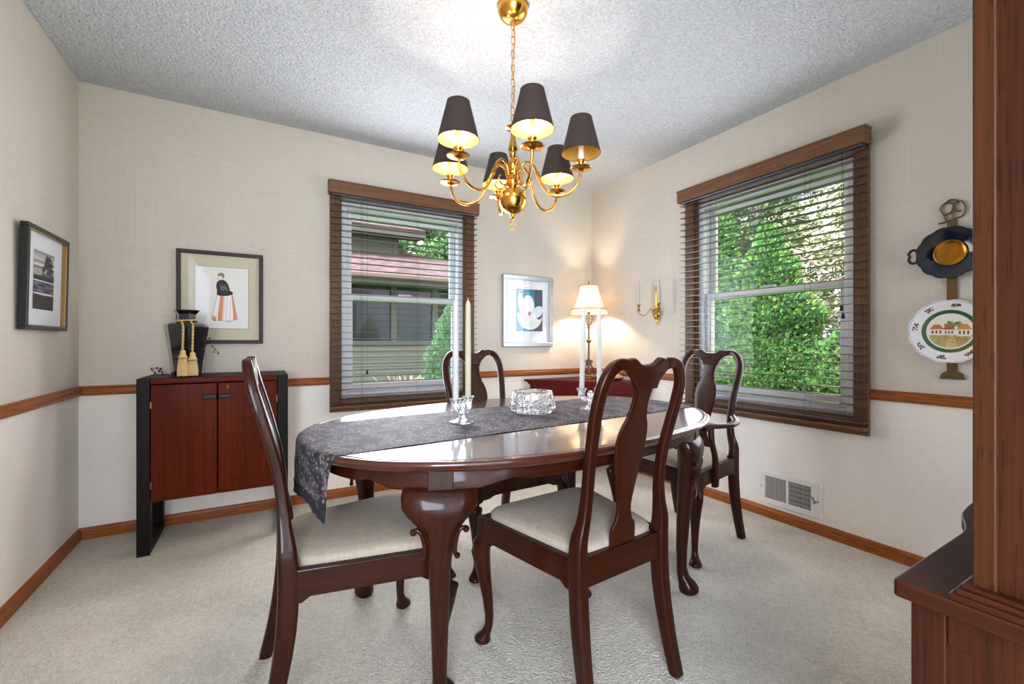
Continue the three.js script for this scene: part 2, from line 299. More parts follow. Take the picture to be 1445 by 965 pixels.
// ---------------------------------------------------------------- blinds
function makeBlind(label, pos, turn, w, cords, tassels) {
  const o = thing('venetian_blind', label, 'blind', pos, turn, 'wooden window blinds'), h = w / 2;
  mesh('valance', [rbox3(-h - 0.012, h + 0.012, 2.035, 2.118, 0.07, 0.09, 0.005), rbox3(-h - 0.012, -h + 0.006, 2.035, 2.118, 0.022, 0.075, 0.004), rbox3(h - 0.006, h + 0.012, 2.035, 2.118, 0.022, 0.075, 0.004), rbox3(-h - 0.015, h + 0.015, 2.108, 2.12, 0.022, 0.094, 0.004)], M.casing, o, 'x');
  mesh('headrail', rbox3(-h + 0.008, h - 0.008, 2.028, 2.066, 0.026, 0.066, 0.004), M.ductMetal, o);
  const sg = uvBox(new THREE.BoxGeometry(w, 0.003, 0.05, 1, 1, 1), 'x');
  const n = 33;
  for (let k = 0; k < n; k++) {
    const s = mesh('slat', sg, M.slat, o, 'x', true);
    s.position.set((lattice[k * 7] - 0.5) * 0.004, 2.012 - k * 0.0426, 0.05); s.rotation.x = 0.05 + (lattice[k * 11 + 3] - 0.5) * 0.02;
  }
  mesh('bottom_rail', rbox3(-h, h, 0.61, 0.626, 0.026, 0.074, 0.004), M.casing, o, 'x');
  for (const cx of cords) mesh('ladder_cord', [-0.027, 0.027].map((z) => tube([[cx, 2.03, 0.05 + z], [cx, 1.3, 0.05 + z], [cx, 0.618, 0.05 + z]], 0.0009, 4, 5)), M.cord, o);
  for (const [tx, ty] of tassels) {
    const t = mesh('pull_cord', tube([[tx, 2.03, 0.078], [tx + 0.002, 1.6, 0.079], [tx, ty, 0.079]], 0.0009, 6, 5), M.cord, o);
    mesh('tassel', lathe([[0, 0.03], [0.005, 0.028], [0.0075, 0.012], [0.009, 0], [0, 0]], 10).translate(tx, ty - 0.028, 0.079), M.cord, t);
  }
  return o;
}
makeBlind('brown wooden slat blind in front of the window that looks onto the shingled house', [(WB[0] + WB[1]) / 2, 0, ZB], 0, 1.06, [-0.33, 0.06], [[-0.3, 0.86]]);
makeBlind('brown wooden slat blind with two hanging cord tassels, window beside the wall plates', [XR, 0, (WR[0] + WR[1]) / 2], -Math.PI / 2, 1.1, [-0.3, 0.28], [[0.455, 1.24], [0.462, 1.2]]);

// ---------------------------------------------------------------- dining table
const TX = 0.965, TZ = -1.572, TT = 0.076, TA = 0.87, TB = 0.575;
function oval(a, b, inset, n = 96, e = 2.3) {
  const out = [];
  const pt = (t) => { const c = Math.cos(t), s = Math.sin(t); return [a * Math.sign(c) * Math.abs(c) ** (2 / e), b * Math.sign(s) * Math.abs(s) ** (2 / e)]; };
  for (let i = 0; i < n; i++) {
    const t = (i + 0.5) / n * Math.PI * 2, p = pt(t), q = pt(t + 0.002), r = pt(t - 0.002), dx = q[0] - r[0], dz = q[1] - r[1], l = Math.hypot(dx, dz);
    out.push([p[0] - dz / l * inset, p[1] + dx / l * inset]);
  }
  return out;
}
const ovalRing = (inset, y, a = TA, b = TB) => oval(a, b, inset).map(([x, z]) => [x, y, -z]);
function cabriole(h, ang, s, top) {
  const d = V(Math.cos(ang), 0, Math.sin(ang)), side = V(-Math.sin(ang), 0, Math.cos(ang)), rows = [[0, 0, 0.024, 5], [0.15, 0.003, 0.0245, 4], [0.2, 0.014, 0.028, 3], [0.27, 0.02, 0.029, 2.6], [0.38, 0.015, 0.0245, 2.3], [0.5, 0.007, 0.02, 2.1], [0.65, -0.002, 0.0162, 2], [0.78, -0.007, 0.0135, 2], [0.86, -0.006, 0.0125, 2], [0.915, 0.002, 0.0155, 2], [0.945, 0.011, 0.021, 2], [0.965, 0.015, 0.025, 2], [0.985, 0.014, 0.0255, 2], [1, 0.011, 0.019, 2]];
  return loft(rows.map(([t, o, r, e]) => ring(V(d.x * o * s, h * (1 - t), d.z * o * s), e > 2.8 ? AZ : side, e > 2.8 ? AX : d, (top && t < 0.16 ? top : r * s), (top && t < 0.16 ? top : r * s), 20, e)));
}
{
  const t = thing('dining_table', 'oval polished mahogany dining table with carved cabriole legs', 'table', [TX, 0, TZ], TT);
  const prof = [[0.03, 0.7420], [0.02, 0.7420], [0.0185, 0.7395], [0.0165, 0.7395], [0.015, 0.7420], [0.006, 0.7410], [0.0015, 0.7370], [0, 0.7320], [0.002, 0.7270], [0.008, 0.7235], [0.012, 0.7225], [0.013, 0.7190], [0.02, 0.7120], [0.026, 0.7105], [0.06, 0.7105]];
  mesh('tabletop', loft(prof.map(([i, y]) => ovalRing(i, y)), true), M.tabletop, t, 'x');
  const apR = (i, y) => ovalRing(0.055 + i, y), n = 96;
  // apron with a scalloped lower edge near the legs
  const legs = [[0.56, 0.355], [-0.56, 0.355], [0.56, -0.355], [-0.56, -0.355]];
  const low = oval(TA, TB, 0.055).map(([x, z]) => { let m = 9; for (const [lx, lz] of legs) m = Math.min(m, Math.hypot(x - lx, -z - lz)); return m < 0.15 ? 0.652 : m < 0.18 ? 0.664 : m < 0.22 ? 0.674 : 0.666; });
  const set = (r, f) => r.map((p, i) => [p[0], f(i), p[2]]);
  mesh('apron', loft([apR(0.024, 0.711), apR(0, 0.711), set(apR(0, 0), (i) => low[i] + 0.003), set(apR(0.003, 0), (i) => low[i]), set(apR(0.021, 0), (i) => low[i]), set(apR(0.024, 0), (i) => low[i] + 0.003)], false, true), M.mahogany, t, 'x');
  for (const [lx, lz] of legs) {
    const out = Math.atan2(lz * 3.6, lx), d = V(Math.cos(out), 0, Math.sin(out)), s = V(-Math.sin(out), 0, Math.cos(out));
    const px = lx, pz = lz;
    // shaft with broad knee
    const rows = [[0.66, 0.012, 0.096, 0.030, 4], [0.65, 0.020, 0.101, 0.038, 3.4], [0.63, 0.028, 0.105, 0.045, 2.9], [0.605, 0.031, 0.103, 0.048, 2.6], [0.582, 0.029, 0.089, 0.047, 2.5], [0.562, 0.026, 0.071, 0.045, 2.5], [0.543, 0.023, 0.057, 0.043, 2.5], [0.515, 0.019, 0.044, 0.040, 2.5], [0.48, 0.015, 0.037, 0.037, 2.4], [0.42, 0.009, 0.031, 0.032, 2.2], [0.3, 0.0, 0.0265, 0.027, 2.1], [0.18, -0.006, 0.0225, 0.0225, 2], [0.1, -0.006, 0.020, 0.020, 2], [0.065, 0.0, 0.0235, 0.025, 2], [0.045, 0.014, 0.031, 0.035, 2], [0.028, 0.022, 0.036, 0.040, 2], [0.012, 0.022, 0.037, 0.040, 2], [0, 0.018, 0.03, 0.032, 2]].reverse();
    const leg = mesh('leg', loft(rows.map(([y, o, a, b, e]) => ring(V(px + d.x * o, y, pz + d.z * o), d, s, b, a, 28, e))), M.mahogany, t, 'y');
    // block behind the apron
    mesh('corner_block', post([[0.60, px + d.x * 0.0, pz + d.z * 0.0, 0.03, 0.03, 6], [0.711, px, pz, 0.03, 0.03, 6]]), M.mahogany, leg);
    // plain pilaster panel on the apron above the knee
    const ap = oval(TA, TB, 0.053, 720).map(([x, z]) => [x, -z]).filter((q) => (q[0] - px) * d.x + (q[1] - pz) * d.z > 0).reduce((b, q) => { const f = (w) => Math.abs((w[0] - px) * s.x + (w[1] - pz) * s.z); return f(q) < f(b) ? q : b; });
    mesh('apron_panel', rbox(0.07, 0.057, 0.016, 0.003).rotateY(Math.PI / 2 - out).translate(ap[0] - d.x * 0.002, 0.6815, ap[1] - d.z * 0.002), M.mahogany, leg);
    for (const sg of [-1, 1]) {
      const q = (u, y, o) => [px + s.x * u * sg + d.x * o, y, pz + s.z * u * sg + d.z * o];
      mesh('scroll', [tube([q(0.070, 0.545, 0.058), q(0.063, 0.554, 0.062), q(0.052, 0.548, 0.064), q(0.044, 0.525, 0.060), q(0.040, 0.498, 0.054), q(0.041, 0.478, 0.048), q(0.048, 0.468, 0.042)], 0.0062, 22, 8), new THREE.SphereGeometry(0.0095, 12, 8).translate(...q(0.070, 0.546, 0.056)), new THREE.SphereGeometry(0.0085, 12, 8).translate(...q(0.047, 0.469, 0.042))], M.mahogany, leg);
    }
  }
}

// ---------------------------------------------------------------- table runner
const brocade = canvasTex(1024, 1024, (c, w, h) => {
  c.fillStyle = '#1f212d'; c.fillRect(0, 0, w, h);
  seed = 77;
  const leaf = (x, y, r, a, col) => { c.save(); c.translate(x, y); c.rotate(a); c.fillStyle = col; c.beginPath(); c.moveTo(0, 0); c.bezierCurveTo(r * 0.3, -r * 0.5, r * 0.8, -r * 0.4, r, 0); c.bezierCurveTo(r * 0.7, r * 0.25, r * 0.3, r * 0.35, 0, 0); c.fill(); c.restore(); };
  const cols = ['#94847c', '#7a6a66', '#a8978c', '#5c5460', '#b0a196'];
  for (let k = 0; k < 120; k++) {
    const x = rnd() * w, y = rnd() * h, a0 = rnd() * 6.28;
    for (const [ox, oy] of [[0, 0], [w, 0], [-w, 0], [0, h], [0, -h]]) {
      const col = cols[k % 5]; c.strokeStyle = col; c.lineWidth = 5; c.beginPath();
      for (let i = 0; i < 20; i++) { const r = 4 + i * 1.9, a = a0 + i * 0.33; const px = x + ox + Math.cos(a) * r, py = y + oy + Math.sin(a) * r; i ? c.lineTo(px, py) : c.moveTo(px, py); }
      c.stroke();
      for (let i = 0; i < 7; i++) leaf(x + ox + Math.cos(a0 + i * 0.9) * 30, y + oy + Math.sin(a0 + i * 0.9) * 30, 30 + (i % 3) * 8, a0 + i * 0.9 + 0.5, cols[(k + i) % 5]);
    }
  }
  const id = c.getImageData(0, 0, w, h), d = id.data;   // woven thread grain
  for (let i = 0; i < d.length; i += 4) { const x = (i / 4) % w, y = Math.floor(i / 4 / w), n = 0.82 + 0.3 * lattice[(x * 7919 + y * 104729) & 65535] - ((y % 4) < 1 ? 0.12 : 0); d[i] *= n; d[i + 1] *= n; d[i + 2] *= n; }
  c.putImageData(id, 0, 0);
});
brocade.wrapS = brocade.wrapT = THREE.RepeatWrapping; brocade.repeat.set(1 / 0.36, 1 / 0.36);
{
  const t = thing('table_runner', 'dark blue and taupe brocade table runner with black fringed ends', 'table runner', [TX - 0.002, 0, TZ - 0.027], TT);
  const hw = 0.262, S0 = 0.985, top = 0.7435, NU = 150, NV = 24, e = 2.3;
  const xe = (v) => TA * (1 - Math.min(0.999, Math.abs((v - 0.027) / TB)) ** e) ** (1 / e) + 0.004;
  const at = (s, v) => {
    const E = xe(v) - 0.016, sg = Math.sign(s), q = Math.abs(s) - E, R = 0.014;
    if (q <= 0) return [s, top + 0.0012 * Math.sin(s * 9 + v * 14) ** 2, v];
    const arc = R * Math.PI / 2;
    if (q < arc) { const a = q / R; return [sg * (E + R * Math.sin(a)), top - R * (1 - Math.cos(a)), v]; }
    const dn = q - arc, rip = 0.005 * Math.sin(v * 26 + 1.2) * Math.min(1, dn / 0.06), push = 0.004 * Math.min(1, dn / 0.05);
    return [sg * (E + R + rip + push - dn * 0.02), top - R - dn, v * (1 - 0.22 * Math.min(1, dn / 0.15)) ];
  };
  const pos = [], uv = [], idx = [];
  for (const off of [0, -0.0018]) for (let i = 0; i <= NU; i++) for (let j = 0; j <= NV; j++) {
    const s = -S0 + 2 * S0 * i / NU, v = -hw + 2 * hw * j / NV, p = at(s, v);
    const E = xe(v); const hang = Math.abs(s) > E; pos.push(p[0] + (hang ? off * Math.sign(s) : 0), p[1] + (hang ? 0 : off * 0.5), p[2]); uv.push(s, v);
  }
  const row = NV + 1, half = (NU + 1) * row;
  for (let i = 0; i < NU; i++) for (let j = 0; j < NV; j++) { const a = i * row + j, b = a + 1, c = a + row, d = c + 1; idx.push(a, b, d, a, d, c, half + a, half + d, half + b, half + a, half + c, half + d); }
  const edge = (a, b) => idx.push(a, half + a, half + b, a, half + b, b);
  for (let i = 0; i < NU; i++) { edge((i + 1) * row, i * row); edge(i * row + NV, (i + 1) * row + NV); }
  for (let j = 0; j < NV; j++) { edge(j, j + 1); edge(NU * row + j + 1, NU * row + j); }
  const g = new THREE.BufferGeometry(); g.setAttribute('position', new THREE.Float32BufferAttribute(pos, 3)); g.setAttribute('uv', new THREE.Float32BufferAttribute(uv, 2)); g.setIndex(idx); g.computeVertexNormals();
  mesh('cloth', g, P({ color: '#b9b9c6', map: brocade, roughness: 0.7, sheen: 0.15, sheenColor: new THREE.Color('#8890a0') }), t, 'x', true);
  seed = 5;
  for (const sg of [-1, 1]) {
    const list = [];
    for (let k = 0; k < 110; k++) {
      const v = -hw + 2 * hw * (k + 0.5) / 110, p = at(sg * S0, v), l = 0.035 + rr(-0.004, 0.004);
      list.push(new THREE.CylinderGeometry(0.0014, 0.0018, l, 5, 1).rotateX(rr(-0.15, 0.15)).rotateZ(rr(-0.12, 0.12)).translate(p[0], p[1] - l / 2, p[2] + rr(-0.001, 0.001)));
    }
    const f = mesh('fringe', list, M.fringe, t); f.userData.kind = 'stuff'; f.userData.label = 'black thread fringe';
  }
}

// ---------------------------------------------------------------- Queen Anne chairs (local: front +z, back -z)
const backZ = (y) => { const k = [[0.42, -0.205], [0.56, -0.214], [0.66, -0.224], [0.76, -0.242], [0.87, -0.272], [0.94, -0.292], [1.02, -0.308]]; if (y <= k[0][0]) return k[0][1]; for (let i = 0; i < k.length - 1; i++) if (y <= k[i + 1][0]) { const u = (y - k[i][0]) / (k[i + 1][0] - k[i][0]); return k[i][1] + (k[i + 1][1] - k[i][1]) * u; } return -0.31; };
function makeChair(name, label, pos, turn, arm) {
  const o = thing(name, label, 'chair', pos, turn, 'chairs round the dining table');
  const fw = arm ? 0.275 : 0.245, rw = arm ? 0.195 : 0.178, z0 = -0.205, z1 = 0.215, yr = 0.365, yt = 0.44, bw = arm ? 1.06 : 1;
  for (const sg of [-1, 1]) {
    const st = [[rw * 1.04 / bw, 0, -0.265, 0.0185, 0.019], [rw * 1.02 / bw, 0.12, -0.236, 0.020, 0.022], [rw / bw, 0.27, -0.212, 0.022, 0.026], [rw / bw, 0.42, -0.205, 0.022, 0.027], [rw / bw, 0.49, -0.209, 0.0195, 0.024], [0.166, 0.545, -0.214, 0.016, 0.018], [0.158, 0.61, -0.219, 0.0155, 0.0155], [0.159, 0.70, -0.231, 0.016, 0.015], [0.167, 0.80, -0.254, 0.017, 0.0145], [0.1715, 0.875, -0.274, 0.0175, 0.014], [0.166, 0.935, -0.291, 0.0175, 0.014], [0.143, 0.978, -0.300, 0.0165, 0.0135], [0.112, 0.992, -0.304, 0.0155, 0.013], [0.085, 0.989, -0.304, 0.017, 0.0125]].map((r) => [r[0] * sg * bw, r[1], r[2], r[3], r[4]]);
    mesh('back_stile', sweep(st, AZ, 20, 64, 3.6), M.mahogany, o, 'y');
  }
  // crest rail with yoke and two ears
  const half = [[0, 0.9885], [0.02, 0.989], [0.036, 0.993], [0.048, 1.002], [0.058, 1.008], [0.068, 1.007], [0.082, 1.004], [0.1, 1.0055], [0.112, 1.0055]], lowc = [[0.112, 0.978], [0.096, 0.976], [0.08, 0.969], [0.066, 0.957], [0.051, 0.942], [0.0405, 0.918], [0.0, 0.918]];
  const cr = [...half, ...lowc], full = [...cr, ...cr.slice(1, -1).reverse().map(([x, y]) => [-x, y])].map(([x, y]) => [x * bw, y]);
  mesh('crest_rail', extr(full, 0.027, 0.006).rotateX(-0.1).translate(0, 0.005, -0.302 + 0.1), M.mahogany, o, 'x').position.set(0, 0, 0);
  // vase splat, bent with the back
  const sp = [[0.945, 0.036], [0.92, 0.032], [0.895, 0.029], [0.87, 0.0285], [0.852, 0.031], [0.843, 0.036], [0.838, 0.033], [0.83, 0.036], [0.81, 0.045], [0.785, 0.0515], [0.755, 0.054], [0.72, 0.052], [0.68, 0.046], [0.63, 0.036], [0.59, 0.028], [0.56, 0.024], [0.535, 0.0245], [0.515, 0.030], [0.50, 0.041], [0.485, 0.044], [0.435, 0.044]].reverse();
  mesh('splat', loft(sp.map(([y, w]) => ring(V(0, y, backZ(y) - (y > 0.8 ? (y - 0.8) * 0.02 : 0)), AZ, AX, 0.0065, w * 1.2 * bw, 28, 5))), M.mahogany, o, 'y');
  // seat rails
  mesh('rear_rail', rbox(rw * 2 - 0.03, 0.085, 0.026, 0.004, 0, 0.4, z0 - 0.002), M.mahogany, o, 'x');
  const len = z1 - z0, sideShape = (L) => [[0.01, 0], [L * 0.12, -0.001], [L * 0.86, -0.001], [L * 0.89, -0.004], [L * 0.92, -0.016], [L * 0.99, -0.02], [L, 0.075], [0, 0.075], [0, -0.02], [0.03, -0.018], [0.05, -0.003]];
  for (const sg of [-1, 1]) {
    const L = Math.hypot(len, fw - rw) - 0.01, shp = [[0, -0.016], [0.03, -0.014], [0.05, 0], [L - 0.07, 0], [L - 0.05, -0.012], [L, -0.016], [L, yt - yr], [0, yt - yr]];
    mesh('side_rail', extr(shp, 0.024, 0.003).rotateY(-Math.PI / 2 + sg * 0).rotateY(sg * Math.atan2(fw - rw, len)).translate(sg * (rw + 0.004), yr, z0 + 0.004), M.mahogany, o, 'z');
  }
  const FL = fw * 2 - 0.03, fs = [[-FL / 2, -0.016], [-FL / 2 + 0.05, -0.012], [-FL / 2 + 0.08, 0], [FL / 2 - 0.08, 0], [FL / 2 - 0.05, -0.012], [FL / 2, -0.016], [FL / 2, yt - yr], [-FL / 2, yt - yr]];
  mesh('front_rail', extr(fs, 0.026, 0.003).translate(0, yr, z1), M.mahogany, o, 'x');
  for (const sg of [-1, 1]) mesh('front_leg', cabriole(yt - 0.002, sg > 0 ? Math.PI / 4 : Math.PI * 3 / 4, 1.12).translate(sg * (fw - 0.012), 0, z1 - 0.012), M.mahogany, o, 'y');
  // upholstered drop-in seat, domed
  const rows = [[0, 0.43], [0.004, 0.444], [0.002, 0.452], [0.01, 0.462], [0.03, 0.471], [0.07, 0.479], [0.12, 0.4835], [0.17, 0.485]];
  const seatRing = (inset, y) => { const out = [], n = 72; for (let i = 0; i < n; i++) { const t = i / n * Math.PI * 2, c = Math.cos(t), s = Math.sin(t), e = 7, u = Math.sign(c) * Math.abs(c) ** (2 / e), w = -Math.sign(s) * Math.abs(s) ** (2 / e); const zc = (z0 + z1) / 2 + 0.008, hz = (z1 - z0) / 2 + 0.005 - inset, z = zc + w * hz, k = (z - z0) / (z1 - z0), hx = rw + (fw - rw) * k - 0.004 - inset; out.push([u * hx, y, z]); } return out; };
  mesh('seat_cushion', loft(rows.map(([i, y]) => seatRing(i, y))), M.seat, o, 'z');
  if (arm) for (const sg of [-1, 1]) {
    mesh('arm', sweep([[sg * 0.18, 0.655, -0.222, 0.012, 0.011], [sg * 0.215, 0.655, -0.17, 0.015, 0.011], [sg * 0.275, 0.65, -0.1, 0.019, 0.011], [sg * 0.30, 0.645, -0.02, 0.020, 0.0115], [sg * 0.29, 0.645, 0.05, 0.019, 0.012], [sg * 0.27, 0.645, 0.1, 0.022, 0.014], [sg * 0.262, 0.635, 0.135, 0.021, 0.014]], AY, 14, 40, 2.4), M.mahogany, o, 'z');
    mesh('arm_support', sweep([[sg * 0.262, 0.345, 0.05, 0.02, 0.014], [sg * 0.27, 0.42, 0.055, 0.019, 0.014], [sg * 0.282, 0.5, 0.08, 0.0145, 0.012], [sg * 0.28, 0.57, 0.1, 0.013, 0.012], [sg * 0.27, 0.645, 0.095, 0.015, 0.013]], AX, 12, 30, 2.8), M.mahogany, o, 'y');
  }
  return o;
}
makeChair('side_chair', 'mahogany side chair turned away, at the table side nearest the hutch', [0.935, 0, -1.203], Math.PI + 4.4 * Math.PI / 180);
makeChair('side_chair', 'mahogany side chair with pale cushion at the table end beside the low cabinet', [0.27, 0, -1.5], Math.PI / 2 - 0.02);
makeChair('side_chair', 'mahogany side chair on the far table side between blind and magnolia picture', [1.05, 0, -1.985], 0.04);
makeChair('armchair', 'mahogany dining armchair with curved arms standing in front of the wall vent', [1.975, 0, -1.645], -Math.PI / 2 + 0.02, true);

// ---------------------------------------------------------------- things on the table
const ttop = 0.7448;
const cutGlass = P({ color: '#ffffff', transmission: 0.9, thickness: 0.02, roughness: 0.06, ior: 1.53, flatShading: true });
function candlestick(label, x, z, ang, candles) {
  const o = thing('candle_holder', label, 'candle holder', [x, ttop, z], ang, 'crystal candle holders on the runner');
  mesh('foot', lathe([[0, 0], [0.046, 0], [0.0475, 0.002], [0.046, 0.0045], [0.03, 0.008], [0.016, 0.014], [0.011, 0.02], [0.0105, 0.026], [0, 0.027]], 24), M.crystal, o);
  mesh('bowl_stem', lathe([[0, 0.024], [0.01, 0.026], [0.02, 0.033], [0.03, 0.044], [0.034, 0.052], [0.026, 0.054], [0.02, 0.05], [0, 0.05]], 12), cutGlass, o);
  const cupM = cutGlass;
  for (const sg of [-1, 1]) {
    const cup = mesh('candle_cup', lathe([[0, 0.05], [0.012, 0.05], [0.0155, 0.056], [0.0145, 0.068], [0.017, 0.082], [0.024, 0.094], [0.0235, 0.0965], [0.0185, 0.094], [0.0125, 0.088], [0.0122, 0.072], [0, 0.072]], 10).translate(sg * 0.041, 0, 0), cupM, o);
    mesh('arm', tube([[sg * 0.012, 0.045, 0], [sg * 0.028, 0.044, 0], [sg * 0.041, 0.053, 0]], 0.009, 8, 8), M.crystal, cup);
  }
  mesh('rosette', [new THREE.IcosahedronGeometry(0.016, 0).scale(1.1, 1.1, 0.8).translate(0, 0.07, 0), new THREE.CylinderGeometry(0.007, 0.01, 0.02, 8).translate(0, 0.055, 0)], cupM, o);
  for (const [sg, m, tiltX, tiltZ, lab] of candles) {
    const c = thing('taper_candle', lab, 'candle', [x + Math.cos(ang) * 0.041 * sg, ttop + 0.0735, z - Math.sin(ang) * 0.041 * sg], 0, 'taper candles on the dining table');
    c.rotation.set(tiltX, 0, tiltZ);
    mesh('wax', lathe([[0, 0], [0.0108, 0], [0.0112, 0.004], [0.0112, 0.2], [0.0102, 0.373], [0.0085, 0.385], [0.004, 0.396], [0.001, 0.4], [0, 0.4]], 20), m, c);
    mesh('wick', new THREE.CylinderGeometry(0.0007, 0.0008, 0.01, 5).translate(0, 0.404, 0), M.sleeve, c);
  }
}
candlestick('twin crystal candle holder on the runner, nearest the hanging fringe end', 0.667, -1.563, 0.55, [[-1, M.wax, 0, 0, 'white taper candle in the fringe-end holder, in front of the window sash'], [1, M.waxYellow, 0, 0.0, 'ivory yellowish taper candle in the fringe-end crystal holder']]);
candlestick('twin crystal candle holder on the runner, nearest the armchair', 1.314, -1.581, -0.45, [[-1, M.wax, 0, -0.03, 'slightly leaning white taper candle between crystal bowl and table lamp'], [1, M.wax, 0, 0, 'upright white taper candle in the armchair-end holder, behind the chair crest']]);
{ // cut crystal bowl
  const o = thing('crystal_bowl', 'cut crystal bowl with diamond facets at the middle of the runner', 'bowl', [1.038, ttop, -1.645]);
  const prof = (y) => 0.074 + 0.022 * Math.sin(Math.min(1, (y + 0.004) / 0.03) * Math.PI / 2) - 0.014 * Math.max(0, (y - 0.03) / 0.06);
  const n = 64, rings = [];
  const Y = []; for (let k = 0; k <= 24; k++) Y.push(k / 24 * 0.088);
  rings.push(ring(V(0, 0, 0), AZ, AX, 0.06, 0.06, n)); 
  for (const y of Y) { const r0 = prof(y), r = []; for (let i = 0; i < n; i++) { const a = i / n * Math.PI * 2, k = Math.round(y / 0.088 * 24); const cut = y < 0.062 ? (((i + k) % 4 === 0 || (i - k + 96) % 4 === 0) ? -0.0032 : ((i + k) % 2 === 0 ? 0.001 : 0)) : (y < 0.08 && i % 4 === 0 ? -0.0022 : 0); const q = r0 + cut; r.push([Math.sin(a) * q, y, Math.cos(a) * q]); } rings.push(r); }
  for (const [r, y] of [[0.079, 0.0885], [0.0765, 0.085], [0.08, 0.06], [0.083, 0.035], [0.077, 0.016], [0.05, 0.009], [0.01, 0.008]]) rings.push(ring(V(0, y, 0), AZ, AX, r, r, n));
  const g = loft(rings).toNonIndexed ? loft(rings) : loft(rings);
  const gg = g.index ? g.toNonIndexed() : g; gg.computeVertexNormals();
  mesh('cut_glass', gg.scale(1.07, 1.05, 1.07), M.crystal, o);
}

// ---------------------------------------------------------------- chandelier
{
  const o = thing('chandelier', 'brass six-arm chandelier with dark tapered shades above the table', 'chandelier', [0.899, 0, -1.575]);
  mesh('canopy', lathe([[0, 2.375], [0.012, 2.374], [0.03, 2.378], [0.05, 2.392], [0.061, 2.412], [0.064, 2.428], [0.06, 2.432], [0.066, 2.439], [0, 2.44]], 40), M.brass, o);
  // chain
  const linkShape = (rot) => { const pts = []; for (let i = 0; i < 16; i++) { const a = i / 16 * Math.PI * 2; pts.push(V(Math.cos(a) * 0.0075, Math.sign(Math.sin(a)) * 0.008 + Math.sin(a) * 0.009, 0)); } const g = tube(pts, 0.0016, 28, 6, true); return rot ? g.rotateY(Math.PI / 2) : g; };
  const L0 = linkShape(0), L1 = linkShape(1), nl = 14, ya = 2.37, yb = 1.962;
  for (let k = 0; k < nl; k++) mesh('chain_link', (k % 2 ? L1 : L0).clone(), M.brass, o).position.set(0, ya - 0.014 - (ya - yb - 0.028) * k / (nl - 1), 0);
  mesh('cord', tube([[0, 2.376, 0], [0.008, 2.3, 0.004], [-0.006, 2.2, 0.004], [0.009, 2.1, -0.003], [-0.01, 2.02, 0.004], [-0.008, 1.97, 0.002], [0, 1.93, 0]], 0.0024, 50, 6), S({ color: '#c58f4e', roughness: 0.6, metalness: 0.2 }), o);
  mesh('column', lathe([[0, 1.965], [0.004, 1.962], [0.006, 1.955], [0.004, 1.95], [0.006, 1.945], [0.03, 1.938], [0.032, 1.934], [0.012, 1.928], [0.008, 1.92], [0.01, 1.9], [0.016, 1.868], [0.02, 1.845], [0.012, 1.838], [0.018, 1.83], [0.018, 1.825], [0.011, 1.818], [0.014, 1.805], [0.021, 1.79], [0.023, 1.778], [0.013, 1.768], [0.019, 1.76], [0.02, 1.75], [0.012, 1.742], [0.027, 1.736], [0.029, 1.715], [0.027, 1.695], [0.013, 1.688], [0.012, 1.68]], 32), M.brass, o);
  const ball = mesh('ball', lathe([[0, 1.691], [0.012, 1.69], [0.03, 1.684], [0.045, 1.672], [0.055, 1.652], [0.0575, 1.636], [0.055, 1.62], [0.045, 1.6], [0.03, 1.588], [0.012, 1.582], [0.008, 1.578], [0.012, 1.574], [0.008, 1.567], [0.004, 1.562], [0, 1.561]], 40), M.brass, o);
  mesh('pull_ring', new THREE.TorusGeometry(0.023, 0.0027, 8, 32).rotateY(0.6).translate(0, 1.537, 0), M.brass, ball);
  const y0 = 29.6 * Math.PI / 180, R = V(Math.cos(y0), 0, Math.sin(y0)), F = V(Math.sin(y0), 0, -Math.cos(y0));
  // built once pointing along +x, then cloned round the column
  const armG = tube([[0.024, 1.735, 0], [0.035, 1.775, 0], [0.058, 1.79, 0], [0.085, 1.772, 0], [0.105, 1.73, 0], [0.125, 1.685, 0], [0.155, 1.648, 0], [0.195, 1.637, 0], [0.235, 1.648, 0], [0.262, 1.674, 0], [0.275, 1.705, 0], [0.28, 1.735, 0]], 0.0055, 60, 10);
  const curlG = tube([[0.028, 1.705, 0], [0.045, 1.69, 0], [0.066, 1.692, 0], [0.078, 1.71, 0], [0.07, 1.725, 0]], 0.0038, 24, 8);
  const collarG = lathe([[0.0055, -0.016], [0.008, -0.014], [0.0085, 0.012], [0.0055, 0.015]], 14).rotateZ(0.36).translate(0.106, 1.728, 0);
  const panG = lathe([[0, 1.727], [0.008, 1.727], [0.014, 1.73], [0.02, 1.7345], [0.034, 1.735], [0.042, 1.7385], [0.043, 1.7405], [0.036, 1.7405], [0.03, 1.7425], [0.02, 1.7425], [0.014, 1.748], [0.012, 1.755], [0.016, 1.76], [0.019, 1.765], [0.018, 1.77], [0.0125, 1.772], [0, 1.772]], 28).translate(0.28, 0, 0);
  const sleeveG = lathe([[0, 1.77], [0.0105, 1.77], [0.0105, 1.832], [0.009, 1.834], [0, 1.834]], 18).translate(0.28, 0, 0);
  const bulbG = lathe([[0.006, 1.833], [0.008, 1.838], [0.0135, 1.852], [0.0155, 1.866], [0.013, 1.882], [0.007, 1.896], [0.002, 1.906], [0, 1.907]], 18).translate(0.28, 0, 0);
  const sb = 1.797, st = 1.937, rb = 0.077, rt = 0.042;
  const outG = lathe([[rb, sb], [rt, st]], 40).translate(0.28, 0, 0), inG = lathe([[rt - 0.0012, st], [rb - 0.0012, sb]], 40).translate(0.28, 0, 0);
  const rimG = merge([new THREE.TorusGeometry(rb - 0.0004, 0.0012, 6, 40).rotateX(Math.PI / 2).translate(0.28, sb, 0), new THREE.TorusGeometry(rt - 0.0004, 0.0012, 6, 40).rotateX(Math.PI / 2).translate(0.28, st, 0)]);
